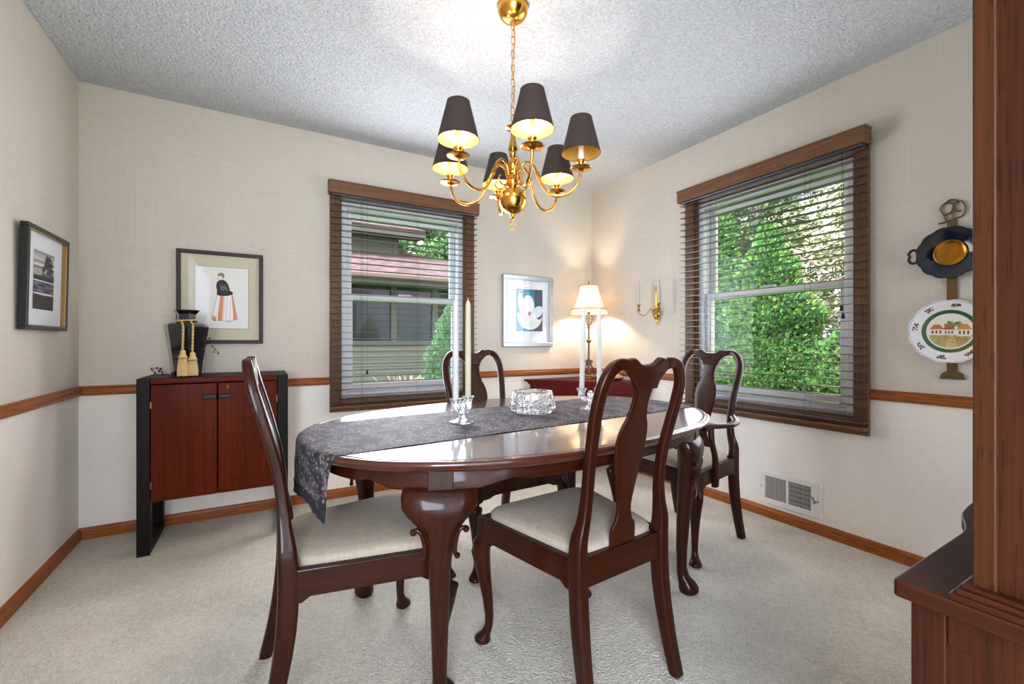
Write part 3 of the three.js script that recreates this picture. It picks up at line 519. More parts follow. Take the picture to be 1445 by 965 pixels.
  const clipG = merge([tube([[0.28, 1.93, 0.041], [0.28, 1.934, 0], [0.28, 1.93, -0.041]], 0.0009, 6, 5), tube([[0.28, 1.933, 0], [0.28, 1.912, 0.0], [0.28, 1.906, 0]], 0.0009, 4, 5)]);
  [166, 106, 46, -14, -74, -134].forEach((deg, k) => {
    const a = deg * Math.PI / 180, dir = R.clone().multiplyScalar(Math.sin(a)).add(F.clone().multiplyScalar(Math.cos(a)));
    const th = Math.atan2(-dir.z, dir.x), rot = (g) => g.clone().rotateY(th);
    const arm = mesh('arm', rot(merge([armG, curlG, collarG])), M.brass, o);
    mesh('drip_pan', rot(panG), M.brass, arm); mesh('candle_sleeve', rot(sleeveG), M.sleeve, arm);
    const lit = k !== 1, b = mesh('bulb', rot(bulbG), lit ? M.bulb : M.bulbOff, arm);
    const sh = mesh('lamp_shade', rot(outG), M.shadeOut, o); sh.userData.label = 'dark brown tapered paper shade';
    mesh('gold_lining', rot(inG), M.shadeIn, sh); mesh('shade_rim', rot(rimG), M.shadeOut, sh); mesh('shade_clip', rot(clipG), M.brass, sh);
    if (lit) { const l = new THREE.PointLight(0xffefe0, 0.3); l.name = 'chandelier_bulb_light'; l.position.set(dir.x * 0.28, 1.866, dir.z * 0.28); l.shadow.radius = 0.3; l.castShadow = true; o.add(l); }
  });
}

// ---------------------------------------------------------------- low cabinet with sled ends
{
  const x0 = -0.535, x1 = 0.125, zf = -2.765, zb = -3.152, ht = 0.872, w = 0.052;
  const o = thing('low_cabinet', 'low reddish wood two-door cabinet with black sled-base ends', 'cabinet', [(x0 + x1) / 2, 0, (zf + zb) / 2]);
  const hx = (x1 - x0) / 2, hz = (zf - zb) / 2;
  for (const sg of [-1, 1]) {
    const xa = sg < 0 ? -hx : hx - w, xb = xa + w;
    mesh('end_frame', [rbox3(xa, xb, 0, ht, hz - 0.06, hz, 0.003), rbox3(xa, xb, 0, ht, -hz, -hz + 0.06, 0.003), rbox3(xa, xb, 0, 0.045, -hz + 0.06, hz - 0.06, 0.003), rbox3(xa, xb, ht - 0.045, ht, -hz + 0.06, hz - 0.06, 0.003)], M.blackwood, o, 'y');
  }
  const bx = hx - w;
  mesh('body', [rbox3(-bx, bx, 0.255, 0.285, -hz + 0.01, hz - 0.028, 0.002), rbox3(-bx, -bx + 0.018, 0.255, 0.845, -hz + 0.01, hz - 0.028, 0.002), rbox3(bx - 0.018, bx, 0.255, 0.845, -hz + 0.01, hz - 0.028, 0.002), rbox3(-bx, bx, 0.255, 0.845, -hz + 0.006, -hz + 0.016, 0.002)], M.cabinet, o, 'y');
  mesh('top_board', rbox3(-bx, bx, 0.843, ht - 0.002, -hz + 0.006, hz - 0.006, 0.003), M.cabinet, o, 'x');
  mesh('top_inlay', rbox3(-bx + 0.0, bx - 0.0, ht - 0.0025, ht - 0.0005, -hz + 0.006, hz - 0.03, 0.0008), M.blackwood, o, 'x');
  for (const sg of [-1, 1]) {
    const d = mesh('door', rbox3(sg < 0 ? -bx + 0.002 : 0.0025, sg < 0 ? -0.0025 : bx - 0.002, 0.257, 0.838, hz - 0.028, hz - 0.008, 0.003), M.cabinet, o, 'y'); 
    mesh('pull', rbox3(sg < 0 ? -0.064 : 0.004, sg < 0 ? -0.004 : 0.064, 0.758, 0.78, hz - 0.009, hz + 0.006, 0.004), M.blackMetal, d);
    for (const y of [0.34, 0.74]) mesh('hinge', rbox3(sg < 0 ? -bx - 0.001 : bx - 0.006, sg < 0 ? -bx + 0.006 : bx + 0.001, y - 0.018, y + 0.018, hz - 0.012, hz - 0.005, 0.001), M.darkBrass, d);
    if (sg > 0) mesh('keyhole', new THREE.TorusGeometry(0.006, 0.0014, 6, 16).scale(0.8, 1.3, 1).translate(0.045, 0.815, hz - 0.0075), M.oldBrass, d);
  }
  // vase
  const vx = -0.356, vz = -2.93, v = thing('vase', 'tall black lacquered faceted vase on the low cabinet', 'vase', [vx, ht, vz], 0.32);
  const vm = P({ color: '#0b0a10', roughness: 0.1, clearcoat: 0.6, clearcoatRoughness: 0.05, flatShading: true });
  const prof = [[0, 0], [0.066, 0], [0.069, 0.006], [0.08, 0.1], [0.093, 0.19], [0.104, 0.262], [0.1, 0.276], [0.07, 0.286], [0.046, 0.29], [0.042, 0.302], [0.044, 0.33], [0.06, 0.348], [0.061, 0.353], [0.052, 0.352], [0.037, 0.33], [0.036, 0.3], [0, 0.29]];
  mesh('vase_body', lathe(prof, 6), vm, v);
  const ts = thing('tassel_cord', 'gold rope with two tassels tied round the neck of the black vase', 'tassel', [vx, ht, vz], 0.32);
  const nk = []; for (let i = 0; i < 24; i++) { const a = i / 24 * Math.PI * 2; nk.push(V(Math.sin(a) * 0.05, 0.297 + 0.002 * Math.sin(a * 2), Math.cos(a) * 0.05)); }
  mesh('neck_loop', tube(nk, 0.0042, 48, 8, true), M.tassel, ts);
  for (const [ax, dy] of [[-0.026, 0.012], [0.016, 0.0]]) {
    const list = [], zf2 = (y) => 0.052 + 0.05 * Math.min(1, (0.3 - y) / 0.035) - 0.028 * Math.max(0, (0.262 - y) / 0.26) + 0.006;
    for (const ph of [0, Math.PI]) { const pts = []; for (let i = 0; i <= 40; i++) { const y = 0.296 - i / 40 * (0.18 - dy); const a = i * 0.75 + ph; pts.push(V(ax - 0.01 + Math.cos(a) * 0.0028, y, zf2(y) + Math.sin(a) * 0.0028)); } list.push(tube(pts, 0.003, 120, 6)); }
    mesh('rope', list, M.tassel, ts);
    const tb = 0.296 - (0.18 - dy), zc = zf2(tb) + 0.008;
    const head = mesh('tassel_head', lathe([[0, 0.012], [0.008, 0.011], [0.013, 0.002], [0.012, -0.008], [0.016, -0.016], [0.021, -0.026], [0.019, -0.032], [0, -0.032]], 18).translate(ax - 0.01, tb, zc), M.tassel, ts);
    const fr = []; seed = 31 + ax * 1000; for (let i = 0; i < 60; i++) { const a = i / 60 * Math.PI * 2, r0 = 0.017 * Math.sqrt(rr(0.3, 1)), y1 = -(tb - 0.004), q = 0.0235; fr.push(tube([[Math.cos(a) * r0, -0.028, Math.sin(a) * r0], [Math.cos(a) * q * 0.95, (-0.028 + y1) / 2, Math.sin(a) * q * 0.85], [Math.cos(a + 0.1) * q, y1 + rr(0, 0.004), Math.sin(a + 0.1) * q * 0.9]], 0.0017, 4, 5).translate(ax - 0.01, tb, zc)); }
    const f = mesh('tassel_threads', fr, M.tassel, head); f.userData.kind = 'stuff';
    mesh('tassel_band', new THREE.TorusGeometry(0.0195, 0.003, 8, 24).rotateX(Math.PI / 2).translate(ax - 0.01, tb - 0.03, zc), S({ color: '#8d7444', roughness: 0.8 }), head);
  }
  // berry sprigs round the foot
  seed = 9;
  const sprig = (label, pts, side) => {
    const s = thing('berry_sprig', label, 'sprig', [vx, ht, vz], 0, 'berry sprigs beside the vase');
    mesh('stem', tube(pts, 0.0012, 24, 5), M.twig, s);
    const c = new THREE.CatmullRomCurve3(pts.map((p) => V(...p)));
    for (let k = 0; k < 13; k++) { const p = c.getPoint(0.3 + 0.7 * k / 12), q = p.clone().add(V(rr(-0.016, 0.016), rr(-0.022, 0.01), rr(0, 0.014))); if (q.y < 0.006) q.y = 0.006; mesh('berry', [new THREE.IcosahedronGeometry(0.0042, 1).translate(...q.toArray()), tube([p, p.clone().lerp(q, 0.5), q], 0.0006, 3, 4)], M.berry, s); }
  };
  sprig('thin berry sprig arching out beside the vase towards the costume drawing', [[0.085, 0.004, 0.09], [0.095, 0.09, 0.1], [0.09, 0.18, 0.1], [0.105, 0.2, 0.09], [0.12, 0.16, 0.085], [0.15, 0.13, 0.08]]);
  sprig('small berry sprig lying low beside the vase towards the corner', [[-0.06, 0.004, 0.075], [-0.09, 0.035, 0.075], [-0.115, 0.05, 0.07], [-0.14, 0.035, 0.07]]);
}

// ---------------------------------------------------------------- pictures (local: faces +z, back at z = 0)
function mitred(w, h, fw, d, r = 0.003) { const a = w / 2, b = h / 2; return [rbox3(-a, a, b - fw, b, 0.002, d, r), rbox3(-a, a, -b, -b + fw, 0.002, d, r), rbox3(-a, -a + fw, -b + fw, b - fw, 0.002, d, r), rbox3(a - fw, a, -b + fw, b - fw, 0.002, d, r)]; }
const flat = (w, h, x, y, z) => new THREE.BoxGeometry(w, h, 0.0016).translate(x, y, z);
function picture(name, label, pos, turn, w, h, fw, d, frameMat, matMat, art, glass = M.mattGlass) {
  const o = thing(name, label, 'picture', pos, turn), b = mitred(w, h, fw, d);
  const f = mesh('frame', b, frameMat, o, 'y');
  mesh('backing_board', box3(-w / 2 + fw * 0.5, w / 2 - fw * 0.5, -h / 2 + fw * 0.5, h / 2 - fw * 0.5, 0.001, 0.006), M.backing, o);
  mesh('mat', flat(w - fw * 1.9, h - fw * 1.9, 0, 0, 0.008), matMat, o);
  art(o);
  mesh('glass_pane', new THREE.BoxGeometry(w - fw * 1.9, h - fw * 1.9, 0.0012).translate(0, 0, d - 0.006), glass, o);
  return o;
}
const print = (w, h, t, x, y, z, parent, name = 'print') => { const g = new THREE.PlaneGeometry(w, h).translate(x, y, z + 0.0004); mesh(name, g, S({ map: t, roughness: 0.8 }), parent, 'y', true); };
const costume = canvasTex(512, 660, (c, w, h) => {
  c.fillStyle = '#e2dfd8'; c.fillRect(0, 0, w, h); seed = 3;
  for (let k = 0; k < 900; k++) { c.fillStyle = `rgba(150,140,120,${rr(0.01, 0.04)})`; c.fillRect(rnd() * w, rnd() * h, rr(4, 30), rr(2, 8)); }
  // skirt
  const sk = new Path2D('M205 300 C190 380 170 480 152 560 C190 580 330 590 405 555 C385 470 365 380 352 285 Z'); c.fillStyle = '#efe9e0'; c.fill(sk);
  c.fillStyle = '#d58f6c'; c.fill(new Path2D('M240 302 C225 400 215 500 212 575 L255 578 C262 480 268 390 268 302 Z'));
  c.fill(new Path2D('M345 300 C352 390 362 480 362 572 L402 556 C388 470 372 380 352 290 Z')); c.fill(new Path2D('M170 520 L152 560 L200 574 L196 540 Z'));
  c.strokeStyle = '#3a302a'; c.lineWidth = 2.5; c.stroke(sk); c.lineWidth = 1.6;
  for (const x of [230, 275, 300, 335]) { c.beginPath(); c.moveTo(x + 5, 300); c.quadraticCurveTo(x - 4, 430, x - 6, 572); c.stroke(); }
  // jacket
  c.fillStyle = '#2a2826'; c.fill(new Path2D('M205 165 C220 135 265 125 290 150 C318 180 325 220 330 250 C352 258 366 270 356 286 C320 312 240 316 206 300 C200 280 206 262 204 245 C196 220 196 190 205 165 Z'));
  c.strokeStyle = '#8d8984'; c.lineWidth = 3; for (let k = 0; k < 9; k++) { c.beginPath(); c.moveTo(222 + k * 8, 180 + (k % 3) * 14); c.quadraticCurveTo(250 + k * 7, 200 + k * 6, 236 + k * 10, 240 + (k % 4) * 7); c.stroke(); }
  // head, bent down, plain sketch
  c.fillStyle = '#e6d6c6'; c.beginPath(); c.ellipse(238, 108, 24, 32, 0.3, 0, 7); c.fill(); c.strokeStyle = '#5a4a3c'; c.lineWidth = 2; c.stroke();
  c.fillStyle = '#8f7d66'; c.fill(new Path2D('M212 100 C205 60 250 48 272 70 C285 92 270 118 258 124 C262 100 245 84 212 100 Z')); 
  c.fillStyle = '#3a302a'; c.fillRect(168, 572, 26, 6); c.fillRect(300, 584, 30, 5);
});
const costumeMat = S({ color: '#c9c0a4', map: paintCol, roughness: 0.9 });
picture('framed_drawing', 'brown framed costume sketch of a woman in dark jacket and long skirt', [-0.2145, 1.318, ZB + 0.001], 0, 0.435, 0.55, 0.022, 0.024, S({ color: '#3a1a12', map: woodTex, roughness: 0.55 }), costumeMat, (o) => {
  mesh('art_border', flat(0.272, 0.372, 0.005, 0.0, 0.0095), M.backing, o); print(0.268, 0.368, costume, 0.005, 0.0, 0.0105, o); });
const magnolia = canvasTex(512, 720, (c, w, h) => {
  c.fillStyle = '#39485c'; c.fillRect(0, 0, w, h); c.fillStyle = '#2f8fa8'; c.fillRect(0, 0, w * 0.68, h);
  seed = 8; for (let k = 0; k < 300; k++) { c.fillStyle = `rgba(${rr(20, 90)},${rr(90, 160)},${rr(130, 190)},0.12)`; c.fillRect(rnd() * w * 0.66, rnd() * h, rr(10, 60), rr(4, 16)); }
  const petal = (d, f, s) => { c.fillStyle = f; c.strokeStyle = s; c.lineWidth = 3; const p = new Path2D(d); c.fill(p); c.stroke(p); };
  petal('M60 40 C20 180 10 330 130 470 C200 420 210 220 60 40 Z', '#dfeaf0', '#aebfc9');
  petal('M200 100 C120 160 90 360 220 480 C330 470 380 330 330 190 C310 130 260 90 200 100 Z', '#eef2f4', '#b4c2ca');
  petal('M500 290 C420 260 330 310 300 430 C330 520 430 500 480 440 C520 400 520 320 500 290 Z', '#d9dfe6', '#a4b2bc');
  petal('M10 420 C20 600 150 715 300 690 C420 670 490 590 505 470 C450 545 395 520 372 440 C300 500 210 500 150 410 C110 395 50 395 10 420 Z', '#e6e9e2', '#aab6b0');
  petal('M140 400 C170 500 240 560 330 560 C380 520 390 450 372 430 C320 390 200 380 140 400 Z', '#f1f1ee', '#c2c6c6');
  c.strokeStyle = 'rgba(150,165,175,0.6)'; c.lineWidth = 2; for (let k = 0; k < 14; k++) { c.beginPath(); c.moveTo(255, 420); c.quadraticCurveTo(160 + k * 14, 520, 60 + k * 30, 600 + (k % 3) * 20); c.stroke(); }
  c.strokeStyle = '#b2456a'; c.lineWidth = 6; for (let k = 0; k < 9; k++) { c.beginPath(); c.moveTo(250, 440); c.quadraticCurveTo(230 + k * 8, 400, 215 + k * 10, 390 + (k % 3) * 20); c.stroke(); }
  c.fillStyle = '#c7708c'; c.beginPath(); c.ellipse(252, 415, 18, 40, 0.1, 0, 7); c.fill();
});
const silverFrame = S({ color: '#b4b8be', map: paintCol, metalness: 0.75, roughness: 0.32 });
picture('framed_print', 'silver framed magnolia flower print hanging beside the table lamp corner', [1.95, 1.311, ZB + 0.001], 0, 0.492, 0.592, 0.034, 0.03, silverFrame, S({ color: '#e9e9ec', map: paintCol, roughness: 0.9 }), (o) => {
  print(0.262, 0.355, magnolia, 0.015, 0.01, 0.01, o);
  for (const [w, h, x, y] of [[0.4, 0.0015, 0, 0.255], [0.4, 0.0015, 0, -0.255], [0.0015, 0.51, -0.2, 0], [0.0015, 0.51, 0.2, 0]]) mesh('mat_line', flat(w, h, x, y, 0.0091), M.backing, o);
  const beads = []; for (let k = 0; k < 84; k++) { const s = k % 2 ? 1 : -1, i = Math.floor(k / 2); beads.push(new THREE.IcosahedronGeometry(0.005, 1).translate(s * 0.246, -0.29 + i * 0.01415, 0.02)); } for (let k = 0; k < 68; k++) { const s = k % 2 ? 1 : -1, i = Math.floor(k / 2); beads.push(new THREE.IcosahedronGeometry(0.005, 1).translate(-0.24 + i * 0.01455, s * 0.296, 0.02)); }
  const b = mesh('bead_edging', beads, silverFrame, o); b.userData.kind = 'stuff'; }, M.pictureGlass);
const shore = canvasTex(256, 280, (c, w, h) => {
  const g = ['#8f8c88', '#a9a5a0', '#bdb8b0', '#8d8a86']; g.forEach((f, i) => { c.fillStyle = f; c.fillRect(0, i * 30, w, 31); });
  c.fillStyle = '#cfcac2'; c.fillRect(0, 118, w, 30); c.fillStyle = '#6b6762'; c.fillRect(0, 146, w, 20); c.fillStyle = '#a39d94'; c.fillRect(0, 166, w, 114);
  c.fillStyle = '#262423'; seed = 21; for (let k = 0; k < 160; k++) { const y = rr(30, 250); c.beginPath(); c.ellipse(180 + rr(-1, 1) * (20 + y * 0.28), y, rr(6, 22), rr(4, 10), rr(0, 3), 0, 7); c.fill(); }
  c.fillRect(0, 235, w, 45); c.fillStyle = '#3b3835'; for (let k = 0; k < 60; k++) c.fillRect(rnd() * w, rr(220, 270), rr(5, 30), 3);
});
const sunset = canvasTex(256, 270, (c, w, h) => {
  c.fillStyle = '#32343f'; c.fillRect(0, 0, w, h); seed = 22;
  for (let k = 0; k < 120; k++) { c.fillStyle = ['rgba(140,150,170,0.25)', 'rgba(30,32,40,0.4)', 'rgba(190,195,205,0.2)'][k % 3]; c.beginPath(); c.ellipse(rnd() * w, rr(0, 100), rr(15, 50), rr(3, 9), rr(-0.3, 0.3), 0, 7); c.fill(); }
  c.fillStyle = '#c59a7c'; c.fillRect(0, 108, w, 16); c.fillStyle = '#d9cdc4'; c.beginPath(); c.ellipse(130, 118, 120, 10, 0, 0, 7); c.fill(); c.fillStyle = '#2a2624'; c.fillRect(0, 130, w, 140);
  c.fillStyle = '#4a443f'; for (let k = 0; k < 80; k++) c.fillRect(rnd() * w, rr(134, 262), rr(5, 40), 2);
});
{ const o = picture('framed_photographs', 'black and gold frame holding two stacked dark landscape photographs', [XL + 0.004, 1.32, -2.687], Math.PI / 2, 0.425, 0.432, 0.017, 0.03, S({ color: '#181614', roughness: 0.3 }), S({ color: '#d9dadd', map: paintCol, roughness: 0.9 }), (p) => {
  print(0.205, 0.125, shore, 0.0, 0.062, 0.0095, p, 'photograph'); print(0.205, 0.12, sunset, 0.0, -0.066, 0.0095, p, 'photograph');
  mesh('gold_lip', mitred(0.395, 0.402, 0.006, 0.026, 0.002), M.oldBrass, p); });
  o.rotation.order = 'YXZ'; o.rotation.x = 0.02; o.position.x += 0.004; }

// ---------------------------------------------------------------- corner table, lamp, dish
{
  const cx = 2.632, cz = ZB + 0.018, L = 0.725, y = 0.742;
  const o = thing('corner_table', 'red mahogany triangular corner table with hanging drop leaf', 'table', [cx, 0, cz]);
  const tri = (k, yy) => [[-0.0, yy, 0.0], [0, yy, L - k], [-L + k, yy, 0]].map((p) => p);
  const slab = (k, ya, yb) => { const s = extr([[0, 0], [-L + k, 0], [0, -L + k]], yb - ya, 0.003); return s.rotateX(-Math.PI / 2).translate(0, (ya + yb) / 2, 0); };
  mesh('table_top', slab(0.0, y - 0.018, y), M.redwood, o, 'x');
  mesh('apron', slab(0.06, y - 0.11, y - 0.019), M.redwood, o, 'x');
  const hyp = L * Math.SQRT2, leaf = extr([[-hyp / 2 + 0.01, 0], [hyp / 2 - 0.01, 0], [0, -hyp / 2 + 0.02]], 0.016, 0.003).rotateY(-Math.PI / 4).translate(-L / 2 - 0.008, y - 0.004, L / 2 + 0.008);
  mesh('drop_leaf', leaf, M.redwood, o, 'x');
  for (const [lx, lz] of [[-0.06, 0.05], [-L + 0.16, 0.05], [-0.06, L - 0.16]]) mesh('leg', post([[0, lx, lz, 0.014, 0.014, 3], [0.03, lx, lz, 0.017, 0.017, 3], [0.5, lx, lz, 0.02, 0.02, 4], [y - 0.11, lx, lz, 0.021, 0.021, 5]]), M.redwood, o);
  // lamp
  const lx = 2.437, lz = -2.955, lm = thing('table_lamp', 'lit table lamp with ivory bell shade and wrought iron scroll stem', 'lamp', [lx, y, lz], 0.3);
  mesh('wooden_base', [rbox(0.13, 0.016, 0.13, 0.004, 0, 0.008, 0), lathe([[0, 0.016], [0.045, 0.016], [0.04, 0.026], [0.02, 0.032], [0.014, 0.04], [0, 0.042]], 24)], M.oldBrass, lm);
  mesh('stem', lathe([[0, 0.03], [0.016, 0.032], [0.02, 0.045], [0.01, 0.06], [0.0085, 0.07], [0.0085, 0.3], [0.018, 0.312], [0.024, 0.322], [0.022, 0.33], [0.008, 0.336], [0.0075, 0.43], [0.02, 0.434], [0.02, 0.438], [0.0075, 0.442], [0.007, 0.54], [0.012, 0.55], [0.012, 0.556], [0.035, 0.572], [0.037, 0.578], [0.01, 0.58], [0, 0.58]], 20), M.iron, lm);
  for (let k = 0; k < 4; k++) {
    const a = k * Math.PI / 2, q = (r, yy) => [Math.cos(a) * r, yy, Math.sin(a) * r];
    mesh('scroll', [tube([q(0.009, 0.445), q(0.024, 0.475), q(0.04, 0.52), q(0.036, 0.545), q(0.022, 0.545), q(0.02, 0.53)], 0.0028, 24, 6), tube([q(0.085, 0.025), q(0.07, 0.06), q(0.035, 0.105), q(0.018, 0.13), q(0.022, 0.15), q(0.038, 0.15), q(0.038, 0.136)], 0.0032, 28, 6), tube([q(0.02, 0.11), q(0.03, 0.14), q(0.01, 0.165)], 0.0025, 12, 6)], M.iron, lm);
  }
  const bell = [[0.158, 0.562], [0.156, 0.583], [0.125, 0.59], [0.118, 0.61], [0.106, 0.64], [0.096, 0.68], [0.088, 0.72], [0.083, 0.765], [0.081, 0.79]];
  const sh = mesh('shade', lathe([[0.158, 0.556], [0.155, 0.586], ...[0.147, 0.131, 0.118, 0.107, 0.099, 0.092, 0.087, 0.083, 0.081].map((r, i) => [r, 0.592 + i * 0.025])], 12), M.fabricShade, lm);
  mesh('shade_trim', [new THREE.TorusGeometry(0.081, 0.0032, 6, 36).rotateX(Math.PI / 2).translate(0, 0.792, 0), new THREE.TorusGeometry(0.15, 0.0032, 6, 36).rotateX(Math.PI / 2).translate(0, 0.59, 0)], M.braid, sh);
  for (let k = 0; k < 12; k += 2) { const a = k / 12 * Math.PI * 2, q = (r, yy) => [Math.sin(a) * r, yy, Math.cos(a) * r]; mesh('shade_rib', tube([q(0.148, 0.592), q(0.119, 0.642), q(0.1, 0.692), q(0.088, 0.742), q(0.082, 0.792)], 0.0016, 14, 5), M.braid, sh); }
  mesh('finial', lathe([[0, 0.835], [0.004, 0.83], [0.006, 0.82], [0.003, 0.812], [0.008, 0.805], [0.003, 0.8], [0.003, 0.775], [0, 0.775]], 12), M.iron, lm);
  mesh('harp', [tube([[0, 0.58, 0.0], [0, 0.62, 0.05], [0, 0.7, 0.06], [0, 0.76, 0.03], [0, 0.778, 0]], 0.0018, 20, 5), tube([[0, 0.58, 0.0], [0, 0.62, -0.05], [0, 0.7, -0.06], [0, 0.76, -0.03], [0, 0.778, 0]], 0.0018, 20, 5)], M.iron, lm);
  mesh('bulb', lathe([[0.01, 0.6], [0.013, 0.61], [0.026, 0.64], [0.029, 0.66], [0.024, 0.68], [0.01, 0.692], [0, 0.694]], 18), woodBulb(), lm);
  function woodBulb() { const m = M.bulb.clone(); m.emissiveIntensity = 3; return m; }
  const l = new THREE.PointLight(0xffe8d4, 1.15); l.name = 'table_lamp_light'; l.position.set(0, 0.66, 0); l.shadow.radius = 1.4; l.castShadow = true; lm.add(l);
  // dish of dried petals
  const d = thing('potpourri_dish', 'shallow brown dish of pale dried petals on the corner table', 'dish', [2.47, y, -2.70]);
  mesh('dish', lathe([[0, 0], [0.05, 0], [0.085, 0.014], [0.092, 0.024], [0.088, 0.024], [0.08, 0.016], [0, 0.007]], 32), woodTilt(M.cabinet, '#8a4a26'), d);
  seed = 14; const pet = []; for (let k = 0; k < 220; k++) { const a = rnd() * 6.28, r = 0.075 * Math.sqrt(rnd()); pet.push(new THREE.IcosahedronGeometry(rr(0.006, 0.012), 0).scale(1, rr(0.4, 0.8), 1).rotateX(rnd() * 3).rotateZ(rnd() * 3).translate(Math.cos(a) * r, 0.018 + (0.08 - r) * 0.8 * rnd() + rr(0, 0.008), Math.sin(a) * r)); }
  const f = mesh('dried_petals', pet, S({ color: '#c4b394', roughness: 0.9 }), d); f.userData.kind = 'stuff';
}

// ---------------------------------------------------------------- brass wall sconce (on the right wall)
{
  const y0 = 1.187, o = thing('wall_sconce', 'gilt brass two-arm candle sconce on the wall beside the blind', 'sconce', [XR, y0, -2.384], -Math.PI / 2);
  mesh('backplate', [lathe([[0, 0], [0.007, 0.003], [0.005, 0.012], [0.009, 0.02], [0.012, 0.03], [0.007, 0.036], [0.018, 0.046], [0.033, 0.065], [0.037, 0.085], [0.032, 0.105], [0.018, 0.122], [0.012, 0.13], [0.019, 0.14], [0.015, 0.155], [0.018, 0.168], [0.012, 0.18], [0.017, 0.195], [0.012, 0.21], [0.016, 0.225], [0.01, 0.24], [0.012, 0.252], [0.006, 0.265], [0, 0.268]], 24).scale(1, 1, 0.55).translate(0, 0, 0.021)], M.brass, o);
  mesh('bow', [tube([[0, 0.262, 0.012], [-0.02, 0.272, 0.014], [-0.024, 0.287, 0.014], [-0.008, 0.297, 0.014], [0, 0.288, 0.014], [0.008, 0.297, 0.014], [0.024, 0.29, 0.014], [0.02, 0.274, 0.014], [0, 0.262, 0.012]], 0.0026, 40, 6)], M.oldBrass, o);
  mesh('boss', new THREE.SphereGeometry(0.015, 16, 12).translate(0, 0.084, 0.04), M.oldBrass, o);
  for (const sg of [-1, 1]) {
    const Q = (u, yy) => [sg * u * 0.78, yy, 0.03 + u * 0.62];
    const a = mesh('arm', [tube([Q(0.008, 0.1), Q(0.022, 0.118), Q(0.042, 0.118), Q(0.055, 0.095), Q(0.075, 0.075), Q(0.098, 0.072), Q(0.118, 0.085), Q(0.126, 0.108)], 0.0032, 40, 7), tube([Q(0.042, 0.118), Q(0.03, 0.112), Q(0.022, 0.1), Q(0.03, 0.094), Q(0.035, 0.1)], 0.0024, 18, 6)], M.oldBrass, o);
    const c = Q(0.126, 0);
    mesh('candle_cup', lathe([[0, 0.104], [0.006, 0.104], [0.018, 0.108], [0.018, 0.11], [0.006, 0.112], [0.012, 0.12], [0.005, 0.126], [0.006, 0.135], [0.012, 0.145], [0.015, 0.158], [0.011, 0.16], [0.0095, 0.148], [0, 0.148]], 18).translate(c[0], 0, c[2]), M.oldBrass, a);
    const wx = XR - c[2], wz = -2.384 + c[0];
    const k = thing('sconce_candle', sg < 0 ? 'slim white candle in the sconce arm towards the lamp corner' : 'slim white candle in the sconce arm towards the window blind', 'candle', [wx, y0 + 0.149, wz], 0, 'candles in the wall sconce');
    mesh('wax', lathe([[0, 0], [0.009, 0], [0.009, 0.16], [0.0075, 0.176], [0.003, 0.183], [0, 0.184]], 16), M.wax, k);
    mesh('wick', new THREE.CylinderGeometry(0.0006, 0.0006, 0.008, 5).translate(0, 0.187, 0), M.cord, k);
  }
}

